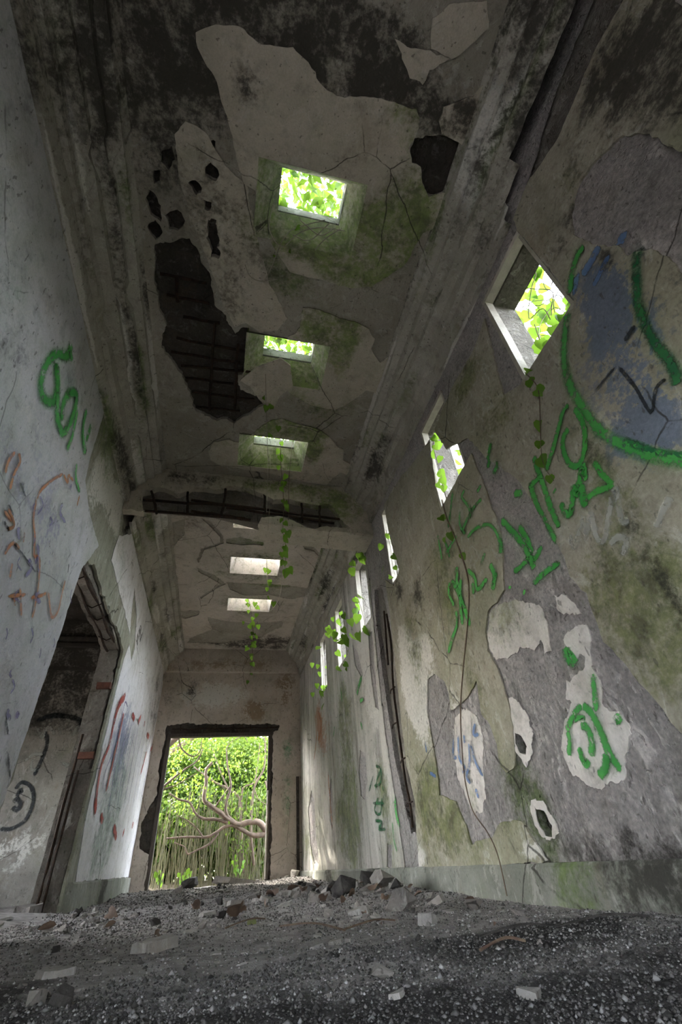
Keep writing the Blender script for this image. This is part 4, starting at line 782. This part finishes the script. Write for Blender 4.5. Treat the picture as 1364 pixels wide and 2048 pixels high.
vine('ivy strand with twigs hanging inside the third window', [on_x(772,1060,XR-.02), on_x(780,1090,XR-.04), on_x(785,1130,XR-.05), on_x(790,1150,XR-.05)], ls(9), .07, .003, face=(-1, -.7, -.5), spread=.05)

# joined leaf masses (too many to count): diamonds folded along the rib
def leaf_mass(n, centre, radii, size, shell=.35, flat=0.0, rng=RNG):
    d = rng.normal(0, 1, (n, 3)); d /= np.linalg.norm(d, axis=1, keepdims=True)
    r = (shell + (1-shell)*rng.random(n))**.6
    c = np.array(centre) + d*r[:, None]*np.array(radii)
    return leaf_quads(c, size, rng)
def leaf_quads(c, size, rng=RNG, up=.5):
    n = len(c); ax = rng.normal(0, 1, (n, 3)); ax[:, 2] -= .4; ax /= np.linalg.norm(ax, axis=1, keepdims=True)
    nn = rng.normal(0, 1, (n, 3)); nn[:, 2] += up; sd = np.cross(ax, nn); sd /= np.maximum(np.linalg.norm(sd, axis=1, keepdims=True), 1e-6); up_ = np.cross(sd, ax)
    s = size*rng.uniform(.6, 1.3, (n, 1))
    p0 = c; p1 = c + ax*s*.45 + sd*s*.30 + up_*s*.08; p2 = c + ax*s; p3 = c + ax*s*.45 - sd*s*.30 + up_*s*.08
    V = np.stack([p0, p1, p2, p3], 1).reshape(-1, 3); F_ = [f for i in range(n) for f in ([4*i, 4*i+1, 4*i+2], [4*i, 4*i+2, 4*i+3])]
    return V, F_
def foliage(root, V, F_, mat, name='foliage'):
    L = np.array(root.location); o = mesh_obj(name, V-L, F_, mat, root); o['kind'] = 'stuff'; return o
# creepers lying over the skylights
names = ['nearest skylight', 'second skylight', 'third skylight', 'skylight hidden behind the beam', 'first skylight past the beam', 'farthest skylight']
for i, c in enumerate(SKY_Y):
    root = empty('roof_creeper', (.32, c, ZC+.42)); tag(root, 'sunlit creeper leaves over the ' + names[i], 'creeper', 'creepers over the skylights')
    n = (1700, 1600, 900, 60, 12, 60)[i]
    P = np.stack([RNG.uniform(-.35, 1.0, n), RNG.uniform(c-.45, c+.85, n), ZC+.42+RNG.random(n)**1.3*.8], 1)
    V, F_ = leaf_quads(P, .11); foliage(root, V, F_, M['roof_leaf'])
    for k in range(5):
        p = [np.array([random.uniform(-.3, .9), c+random.uniform(-.4, .4), ZC+.42])]
        for j in range(4): p.append(p[-1]+np.array([random.uniform(-.2, .2), random.uniform(-.2, .2), random.uniform(-.02, .08)]))
        rtube(root, 'stem', spline(p, 4), .004, M['stem'])

# ------------------------------------------------------------------ jungle beyond the far doorway
M['soil'] = simple('leaf_litter_soil', (.07, .055, .035), (.12, .09, .055), 6, .95, .6)
gnd = []
gx = np.arange(-14, 14.1, .7); gy = np.arange(YF+.2, 27, .7)
gv = [(x, y, .03+.10*noise.noise(Vector((x*.4, y*.4, 5)))*min(1, (y-YF)/2)-.02) for y in gy for x in gx]
struct(mesh_obj('ground', gv, [[j*len(gx)+i, j*len(gx)+i+1, (j+1)*len(gx)+i+1, (j+1)*len(gx)+i] for j in range(len(gy)-1) for i in range(len(gx)-1)], M['soil'], None, True), 'leaf strewn ground outside the far doorway')
def limb_tree(label, limbs, name='gnarled_tree', leaf=None):
    base = limbs[0][0][0]; root = empty(name, (base[0], base[1], max(0.0, base[2]))); tag(root, label, 'tree')
    for i, (pts, r0, r1) in enumerate(limbs):
        P = spline(pts, 6); n = len(P); v, f = tube_data(P, [r0+(r1-r0)*k/(n-1) for k in range(n)], 7, .25); L = root.location
        o = mesh_obj('trunk' if i == 0 else 'branch', [Vector(p)-L for p in v], f, M['bark'], root if i == 0 else trunk, True)
        if i == 0: trunk = o
    if leaf is not None:
        V, F_ = leaf_quads(leaf[0], leaf[1]); foliage(root, V, F_, leaf[2])
    return root
zd = lambda x, y, Y: on_y(240+x*.3079, 1300+y*.3079, Y)   # a traced point of the doorway view at depth Y
T = lambda Y, *p: [zd(x, y, Y) for x, y in p]
def low(Y, x, y): q = zd(x, y, Y); return [np.array([q[0], q[1], -.05])]
limb_tree('thick pinkish branch curving in from the right of the doorway', [
  (T(11.4, (1180,1560), (1080,1300), (1010,1230), (955,1180), (900,1120), (830,1120), (770,1135), (700,1100), (640,1050), (570,1000), (545,960), (560,860), (560,780), (600,730)), .075, .028),
  (T(11.4, (960,1195), (880,1205), (820,1185), (740,1140), (680,1150), (620,1190), (560,1215), (440,1215), (300,1225)), .05, .016),
  (T(11.4, (770,1135), (700,1080), (690,1000), (720,880), (700,760), (690,640)), .035, .014), (T(11.4, (620,1020), (660,960), (720,880)), .02, .012),
  (T(11.4, (700,1120), (620,1100), (540,1095), (490,1060), (450,990), (380,970), (320,930)), .035, .014), (T(11.4, (640,1190), (580,1260), (500,1300), (440,1325), (420,1280), (350,1250)), .022, .010), (T(11.4, (540,1215), (500,1160), (440,1110), (370,1075)), .018, .008)])
limb_tree('dark slender tree left of the doorway middle', [
  (T(12.2, (800,1450), (785,1100), (770,960), (700,900), (620,860), (560,820), (480,760)), .035, .014), (T(12.2, (785,1050), (800,900), (870,860), (890,760), (910,600)), .025, .010), (T(12.2, (700,900), (640,760), (620,700), (600,640)), .02, .008)])
limb_tree('heavy branch crossing the top corner of the doorway', [(T(11.0, (275,655), (300,625), (335,598), (380,560), (440,545), (520,535), (640,490)), .075, .05), (T(11.0, (380,560), (400,640), (470,690), (520,660), (530,590)), .018, .008), (T(11.0, (280,890), (350,830), (430,770), (500,720), (540,640)), .022, .012), (T(11.0, (280,905), (360,880), (430,840), (500,800)), .014, .008)], 'tree_branch')
limb_tree('thin upright sapling near the right doorpost', [(T(11.8, (870,1400), (850,1150), (870,900), (930,780), (945,640), (930,520)), .03, .016), (T(11.8, (945,850), (960,960), (955,1050)), .02, .012), (T(11.8, (870,900), (900,970), (960,1010)), .014, .008), (T(11.8, (690,640), (720,600), (800,560), (830,600)), .012, .008)], 'sapling')
rng = np.random.default_rng(3)
def sprays(Y, n, x0, x1, y0_, y1_, k=22, sd=.10):
    C_ = np.array([zd(rng.uniform(x0, x1), rng.uniform(y0_, y1_), Y+rng.uniform(-.25, .5)) for _ in range(n)]); return np.repeat(C_, k, 0) + rng.normal(0, sd, (n*k, 3))
for nm, P_, mt in (('gnarled_tree', sprays(11.6, 34, 280, 980, 560, 1150), 'tree_leaf2'), ('gnarled_tree.001', sprays(12.4, 40, 300, 980, 540, 1100), 'tree_leaf'), ('sapling', sprays(11.9, 26, 700, 1000, 540, 1400), 'tree_leaf2'), ('tree_branch', sprays(11.3, 18, 300, 620, 550, 900), 'tree_leaf')):
    V, F_ = leaf_quads(P_, .075, rng); foliage(bpy.data.objects[nm], V, F_, M[mt])
shrubs = [(-2.6, 13.6, 2.4), (-1.2, 14.4, 3.0), (.3, 14.8, 3.2), (1.6, 14.2, 2.9), (-3.6, 15.2, 3.6), (-.4, 16.8, 4.6), (2.4, 16.2, 4.4), (3.6, 14.2, 3.0), (-1.5, 13.2, 1.5), (.9, 13.3, 1.6), (0.2, 18.8, 6.0), (-3.2, 18.2, 6.0), (3.2, 18.8, 6.0)]
lab = ['leafy bush at the left edge of the doorway view', 'tall leafy bush behind the canes, left of middle', 'tall leafy bush behind the canes in the middle', 'tall leafy bush behind the canes, right of middle', 'high leafy tree behind the left bush', 'high leafy tree behind the middle bushes', 'high leafy tree at the back right of the doorway view', 'leafy bush at the right edge of the doorway view', 'low leafy shrub among the canes at the left', 'leafy shrub behind the curving pinkish branch', 'tallest background tree straight behind the doorway', 'background tree far left behind the doorway', 'background tree far right behind the doorway']
for i, (x, y, h) in enumerate(shrubs):
    root = empty('bush' if h < 3.2 else 'tree', (x, y, 0)); tag(root, lab[i], 'bush' if h < 3.2 else 'tree', 'greenery beyond the doorway')
    for k in range(4):
        p = [np.array([x+rng.uniform(-.2, .2), y, -.05])]
        for j in range(4): p.append(p[-1]+np.array([rng.uniform(-.3, .3), rng.uniform(-.2, .2), h*.22]))
        rtube(root, 'trunk' if k == 0 else 'branch', spline(p, 4), [.035*(1-.6*q/17) for q in range(17)], M['bark'], 5)
    n = int(1500+1300*h); V, F_ = leaf_mass(n, (x, y, h*.54), (1.15+.1*h, .8, h*.56), .13, .1, rng=rng)
    foliage(root, V, F_, M['tree_leaf2'] if i % 2 else M['tree_leaf'])
    V, F_ = leaf_mass(n//2, (x+.2, y-.2, h*.7), (1.0+.1*h, .8, h*.42), .12, .2, rng=rng); foliage(root, V, F_, M['tree_leaf'] if i % 2 else M['tree_leaf2'])
for x, lb in ((-3.4, 'dense low thicket behind the canes, far left'), (-1.1, 'dense low thicket behind the canes, left of middle'), (1.1, 'dense low thicket behind the canes, right of middle'), (3.4, 'dense low thicket behind the canes, far right')):
    root = empty('thicket', (x, 15.5, 0)); tag(root, lb, 'bush', 'greenery beyond the doorway')
    V, F_ = leaf_mass(4200, (x, 15.5, .75), (1.5, .6, 1.1), .15, .05, rng=rng); foliage(root, V, F_, M['tree_leaf'])
    for k in range(3): rtube(root, 'branch', spline([np.array([x+.4*k-.4, 15.5, -.05]), np.array([x+.5*k-.5, 15.4, .7]), np.array([x+.6*k-.6, 15.5, 1.4])], 4), .02, M['bark'])
for (x, y, z, rx, lb) in ((-1.2, 12.8, 4.6, 2.6, 'unseen canopy added to shade the doorway view, left'), (1.9, 13.2, 4.9, 2.6, 'unseen canopy added to shade the doorway view, right'), (.2, 15.6, 6.4, 4.0, 'unseen high canopy added to shade the ground behind the doorway')):  # out-of-view leaf masses added to shade the greenery and dim the doorway
    root = empty('added_shade_canopy', (x+1.5*np.sign(x+.01)+(2.5 if abs(x) < .5 else 0), y+1.5, 0)); tag(root, lb, 'tree', 'greenery beyond the doorway')
    bx = np.array(root.location); rtube(root, 'trunk', spline([bx-np.array([0, 0, .05]), bx+np.array([-.2, -.1, 1.8]), np.array([x+.6, y+.8, z*.7]), np.array([x, y, z])], 6), [.12*(1-.6*q/18) for q in range(19)], M['bark'], 7)
    V, F_ = leaf_mass(int(5200*rx/2.6), (x, y, z), (rx, 1.7, 1.1), .16, .05, rng=rng); foliage(root, V, F_, M['tree_leaf2'])
# cane thicket: stalks
cane_me = []
for k in range(6):
    P = [(0, 0, 0)]
    for j in range(6): P.append((P[-1][0]+random.uniform(-.03, .03), P[-1][1]+random.uniform(-.03, .03), P[-1][2]+.2))
    v, f = tube_data(P, [.012*(1-.4*j/6) for j in range(7)], 5); me = bpy.data.meshes.new('cane_mesh'); me.from_pydata([tuple(q) for q in v], [], f); me.materials.append(M['cane']); cane_me.append(me)
for k in range(290):
    y = random.uniform(11.5, 13.0); x = random.uniform(-1.05, 1.2)*y/10 + .0; o = bpy.data.objects.new('cane_stalk', cane_me[k % 6]); link(o)
    o.location = (x, y, -.02); o.rotation_euler = (random.gauss(0, .10), random.gauss(0, .10), random.uniform(0, 6.28)); s = random.uniform(.75, 1.5); o.scale = (random.uniform(.35, .9),)*2 + (s,)
    tag(o, 'thin dry cane stalk in the thicket outside the doorway', 'cane', 'dry canes in the thicket')
for (x, y, h, lb) in ((-.42, 10.9, .34, 'small bright green weed on the doorway threshold'), (.55, 11.2, .5, 'bright leafy weed by the right side of the doorway'), (-.85, 11.1, .35, 'small weed by the left doorpost')):
    root = empty('weed', (x, y, .0)); tag(root, lb, 'weed')
    for k in range(5):
        a = random.uniform(0, 6.28); tip = np.array([x+.14*math.cos(a), y+.14*math.sin(a), h*random.uniform(.7, 1)]); rtube(root, 'stem', spline([np.array([x, y, 0]), (np.array([x, y, 0])+tip)/2+np.array([0, 0, .05]), tip], 4), .004, M['cane'])
        for j in range(4): add_leaf(root, tip*(.4+.15*j)+np.array([x, y, 0])*(.6-.15*j), .07)

# ------------------------------------------------------------------ rubble on the floor
M['chunk'] = wall_mat('rubble_concrete', (.33, .305, .28), (.22, .20, .185), bump=.7, streak=0, grain=60, spots=.2)
M['shard'] = wall_mat('plaster_shard', (.34, .32, .30), (.24, .225, .21), bump=.4, streak=0, grain=60, spots=.2)
M['charred'] = simple('charred_lump', (.022, .02, .019), (.06, .055, .05), 12, .95, .8)
M['mossy'] = simple('mossy_stone', (.16, .19, .06), (.22, .21, .13), 9, .95, .5)
def hull_mesh(name, n, sx, sy, sz, mat, seed, cuts=0):
    r = np.random.default_rng(seed); bm = bmesh.new()
    for p in r.uniform(-.5, .5, (n, 3)): bm.verts.new((p[0]*sx, p[1]*sy, p[2]*sz))
    res = bmesh.ops.convex_hull(bm, input=bm.verts[:]); bmesh.ops.delete(bm, geom=[g for g in res['geom_interior'] if isinstance(g, bmesh.types.BMVert)], context='VERTS')
    lo = min(v.co.z for v in bm.verts)
    for v in bm.verts: v.co.z -= lo
    me = bpy.data.meshes.new(name); bm.to_mesh(me); bm.free(); me.materials.append(mat)
    me.color_attributes.new('m', 'FLOAT_COLOR', 'POINT').data.foreach_set('color', [0.0]*(4*len(me.vertices))); return me
def slab_mesh(name, n, sx, sy, th, mat, seed):
    r = np.random.default_rng(seed); an = np.sort(r.uniform(0, 6.283, n)); rad = r.uniform(.6, 1.0, n); V = []
    for z, k in ((0, 1.0), (th, .93)):
        for a, q in zip(an, rad): V.append((math.cos(a)*q*sx*.5*k, math.sin(a)*q*sy*.5*k, z+r.uniform(-.15, .15)*th))
    F_ = [list(range(n))[::-1], [n+i for i in range(n)]] + [[i, (i+1) % n, n+(i+1) % n, n+i] for i in range(n)]
    me = bpy.data.meshes.new(name); me.from_pydata(V, [], F_); me.materials.append(mat)
    me.color_attributes.new('m', 'FLOAT_COLOR', 'POINT').data.foreach_set('color', [0.0]*(4*len(me.vertices))); return me
CH = [hull_mesh('chunk_mesh', 16, 1, .8, .6, M['chunk'], 100+k) for k in range(6)] + [hull_mesh('chunk_mesh', 22, 1, .9, .75, M['charred'], 120+k) for k in range(2)]
SH = [slab_mesh('shard_mesh', 8, 1, .7, .14, M['shard'], 200+k) for k in range(6)] + [slab_mesh('shard_mesh', 7, 1, .6, .2, M['chunk'], 210+k) for k in range(3)]
taken = []
def put(me, x, y, s, name, label, cat, group=None, tilt=.12, rz=None, sink=.12, flat=1.0):
    o = bpy.data.objects.new(name, me); link(o); o.location = (x, y, fh(x, y)-sink*s*.3)
    o.rotation_euler = (random.gauss(0, tilt), random.gauss(0, tilt), rz if rz is not None else random.uniform(0, 6.28)); o.scale = (s, s, s*flat)
    return tag(o, label, cat, group)
def floor_pt(x, y, z=0.0): p = on_z(x, y, z); return p[0], p[1]
special = [
 (SH[1], 318, 1890, .22, 'concrete_slab', 'broad broken concrete slab lying in the middle foreground', 1.3, .3), (SH[6], 60, 1835, .42, 'concrete_slab', 'long broken slab at the foot of the left wall', .9, 1.2), (SH[2], 30, 1815, .40, 'concrete_slab', 'short broken slab behind the long one at the left wall foot', 1.0, .4),
 (CH[0], 195, 1800, .30, 'concrete_chunk', 'lumpy concrete chunk fallen under the broken jamb', .8, .4), (CH[6], 150, 1835, .09, 'charred_lump', 'small charred lump beside the left slabs', 1.0, 0), (CH[2], 105, 1790, .38, 'concrete_chunk', 'big crumbled concrete footing at the broken jamb', .9, .9),
 (SH[0], 505, 1845, .07, 'mossy_stone', 'small yellow green mossy stone near the middle', 2.5, .2), (SH[3], 415, 1830, .13, 'plaster_shard', 'upright pale pointed plaster shard', 1.2, .5), (SH[4], 850, 1845, .12, 'concrete_block', 'small squarish pale block before the rubble heap', 2.2, .2), (SH[5], 1060, 1968, .09, 'plaster_shard', 'flat pale shard in the dark foreground', 1.2, 1.4),
 (SH[2], 120, 1945, .16, 'plaster_shard', 'large pale shard in the dark left foreground', 1.0, .6), (CH[1], 945, 1812, .12, 'dirt_lump', 'rough earth lump at the foot of the dry vine', .7, .1), (CH[3], 355, 1790, .18, 'concrete_chunk', 'concrete chunk inside the doorway left', .8, .5), (CH[7], 390, 1770, .26, 'charred_lump', 'black charred lump on the doorway threshold', 1.0, .5),
 (SH[7], 470, 1768, 1.0, 'concrete_slab', 'long flat slab lying across the doorway threshold', .5, .25), (SH[1], 870, 1770, .34, 'concrete_chunk', 'sloping pale block on top of the rubble heap by the right wall', 1.4, .4), (CH[4], 765, 1790, .24, 'concrete_chunk', 'pointed chunk in the rubble heap by the right wall', 1.0, 1.0), (CH[5], 590, 1762, .34, 'concrete_slab', 'tilted slab against the far right corner', .7, .7),
 (CH[2], 1240, 1800, .12, 'charred_lump', 'dark lump at the foot of the right skirting', .9, .7), (SH[8], 745, 1950, .05, 'pale_leaf', 'small pale leaf lying in the dark foreground', .4, .2)]
for me, x, y, s, nm, lb, fl, rz in special:
    fx, fy = floor_pt(x, y, .0); fy = min(fy, 9.6); put(me, fx, fy, s, nm, lb, 'rubble' if 'leaf' not in nm else 'leaf', None, .08, rz, .1, fl)
moss = bpy.data.objects.get('mossy_stone'); moss.data = moss.data.copy(); moss.data.materials[0] = M['mossy']
n = 0
while n < 250:
    z = random.random()
    if z < .35: x = random.gauss(1.0, .35); y = random.gauss(4.6, .9)
    elif z < .5: x = random.uniform(XL+.1, XR-.1); y = random.uniform(6.5, 9.7)
    elif z < .65: x = random.gauss(-.9, .5); y = random.uniform(2.2, 5.6)
    else: x = random.uniform(-1.2, 1.5); y = 1.3 + random.random()**1.3*5
    if x > XR-.25: continue
    if not (XL+.08 < x < XR-.12 or (3.8 < y < 5.7 and -2.6 < x < XR)) or x > XR-.12 or y > 9.8: continue
    s = random.choice((.035, .04, .05, .065, .09)) * (1.0 if y > 2.5 else .6)
    if z < .35: s *= 2.0
    where = 'in the rubble heap by the right wall' if (x > .5 and 3.3 < y < 5.8) else 'near the far doorway' if y > 6.2 else 'in the dark foreground' if y < 2.3 else 'below the broken left doorway' if x < -.6 else 'on the middle of the floor'
    if random.random() < .55: put(random.choice(SH), x, y, s*1.2, 'plaster_shard', 'loose flat plaster shard ' + where, 'rubble', 'plaster shards on the floor', .18)
    else: put(random.choice(CH), x, y, s, 'concrete_chunk', 'broken concrete lump ' + where, 'rubble', 'concrete lumps on the floor', .4)
    n += 1
for k in range(70):
    y = 1.5 + random.random()**1.2*3.2; x = random.uniform(-.6-.1*y, .9+.1*y)
    where = 'in the dark foreground' if y < 2.3 else 'on the middle of the floor'
    put(random.choice(SH), x, y, random.uniform(.03, .085)*(.6 if y < 2 else 1), 'plaster_shard', 'loose flat plaster shard ' + where, 'rubble', 'plaster shards on the floor', .10, None, .1, random.uniform(.6, 1.2))
# dry leaves and sticks
DL = []
for k in range(4):
    me = leaf_mesh('dry_leaf_mesh', random.uniform(.3, .9), M['dry_leaf'], k % 2 == 0); DL.append(me)
for k in range(46):
    if k < 26: x = random.gauss(1.05, .3); y = random.gauss(4.4, .6)
    else: x = random.uniform(-1.1, 1.4); y = random.uniform(1.5, 6)
    x = min(x, XR-.15); o = bpy.data.objects.new('dry_leaf', DL[k % 4]); link(o); s = random.uniform(.05, .10)*(1 if y > 2.5 else .35); o.location = (x, y, fh(x, y)+.35*s); o.scale = (s, s, s)
    o.rotation_euler = (random.gauss(0, .5), random.gauss(0, .5), random.uniform(0, 6.28)); tag(o, 'curled brown dead leaf on the heap by the right wall' if k < 26 else 'curled brown dead leaf lying on the open floor', 'leaf', 'dead leaves on the floor')
for k, (a, b) in enumerate((((690,1862),(790,1842)), ((960,1875),(1120,1862)), ((1120,1862),(1300,1838)), ((560,1850),(690,1868)), ((960,1900),(1050,1880)), ((450,1860),(530,1840)))):
    pa, pb = np.array([*floor_pt(*a), 0]), np.array([*floor_pt(*b), 0]); pa[2] = fh(pa[0], pa[1])+.012; pb[2] = fh(pb[0], pb[1])+.012; mid = (pa+pb)/2+np.array([.02, .02, .012])
    o = tube('stick', spline([pa, mid, pb], 5), .0035, M['charred'] if k in (1, 2) else M['stem'], None, 5, .3)
    tag(o, ['thin brown stick lying before the rubble heap', 'black stick in the right foreground', 'long black stick running to the right skirting', 'thin stick in the middle of the floor', 'short stick before the black stick', 'small stick near the mossy stone'][k], 'stick')
# grit: far too many to count
def grit(seed, N, sooty, label):
    r = np.random.default_rng(seed)
    y = .85 + r.random(N)**1.5*1.0 if sooty else np.where(r.random(N) < .6, 1.35 + r.random(N)**1.4*3.2, r.uniform(3, 9.6, N))
    x = r.uniform(-1.15, 1.15, N)*np.minimum(1.5, .35+y*.55) + .25
    k = (x > XL+.02) & (x < XR-.06); x, y = x[k], y[k]; N = len(x)
    s = r.uniform(.0012, .0040, N)*(1+.2*y) * np.where(r.random(N) < .05, 2.0, 1)
    base = np.array([(1, 0, 0), (-1, 0, 0), (0, 1, 0), (0, -1, 0), (0, 0, .8), (0, 0, -.6)], float); fc = [(0, 2, 4), (2, 1, 4), (1, 3, 4), (3, 0, 4), (2, 0, 5), (1, 2, 5), (3, 1, 5), (0, 3, 5)]
    B = base[None]*r.uniform(.55, 1.3, (N, 6, 1)); a = r.uniform(0, 6.28, N); ca, sa = np.cos(a)[:, None], np.sin(a)[:, None]
    X = (B[..., 0]*ca - B[..., 1]*sa)*s[:, None] + x[:, None]; Y = (B[..., 0]*sa + B[..., 1]*ca)*s[:, None] + y[:, None]
    h = np.array([fh(p, q) for p, q in zip(x, y)]); Z = B[..., 2]*s[:, None] + h[:, None] + .25*s[:, None]
    V = np.stack([X, Y, Z], -1).reshape(-1, 3); F_ = (np.arange(N)[:, None, None]*6 + np.array(fc)[None]).reshape(-1, 3)
    t = NT('grit_stone'); g = t.n('ShaderNodeNewGeometry'); cr = t.n('ShaderNodeValToRGB'); t.l(g.outputs['Random Per Island'], cr.inputs[0])
    g_ = 1.0 if sooty else 2.0  # near grit is sooty, its tone lowered further to paint in vignetting
    e = cr.color_ramp.elements; e[0].color = (.02*g_, .019*g_, .018*g_, 1); e[1].color = (.20*g_, .195*g_, .19*g_, 1); e[1].position = 1.0; q = cr.color_ramp.elements.new(.45); q.color = (.05*g_*1.2, .047*g_*1.2, .044*g_*1.2, 1); q = cr.color_ramp.elements.new(.8); q.color = (.09*g_*1.2, .085*g_*1.2, .082*g_*1.2, 1)
    b = t.n('ShaderNodeBsdfPrincipled'); b.inputs['Roughness'].default_value = .9; b.inputs['Specular IOR Level'].default_value = .2; t.l(cr.outputs[0], b.inputs['Base Color']); t.l(b.outputs[0], t.out.inputs[0])
    me = bpy.data.meshes.new('gravel'); me.vertices.add(len(V)); me.vertices.foreach_set('co', V.ravel()); me.loops.add(F_.size); me.loops.foreach_set('vertex_index', F_.ravel().astype(np.int32))
    me.polygons.add(len(F_)); me.polygons.foreach_set('loop_start', np.arange(0, F_.size, 3, dtype=np.int32)); me.update(calc_edges=True); me.materials.append(t.m)
    o = link(bpy.data.objects.new('gravel', me)); tag(o, label, 'gravel', None, 'stuff')
grit(5, 22000, True, 'fine sooty grit in the foreground, darkened further as painted vignette')
grit(6, 36000, False, 'pale sandy grit spread over the middle of the floor')
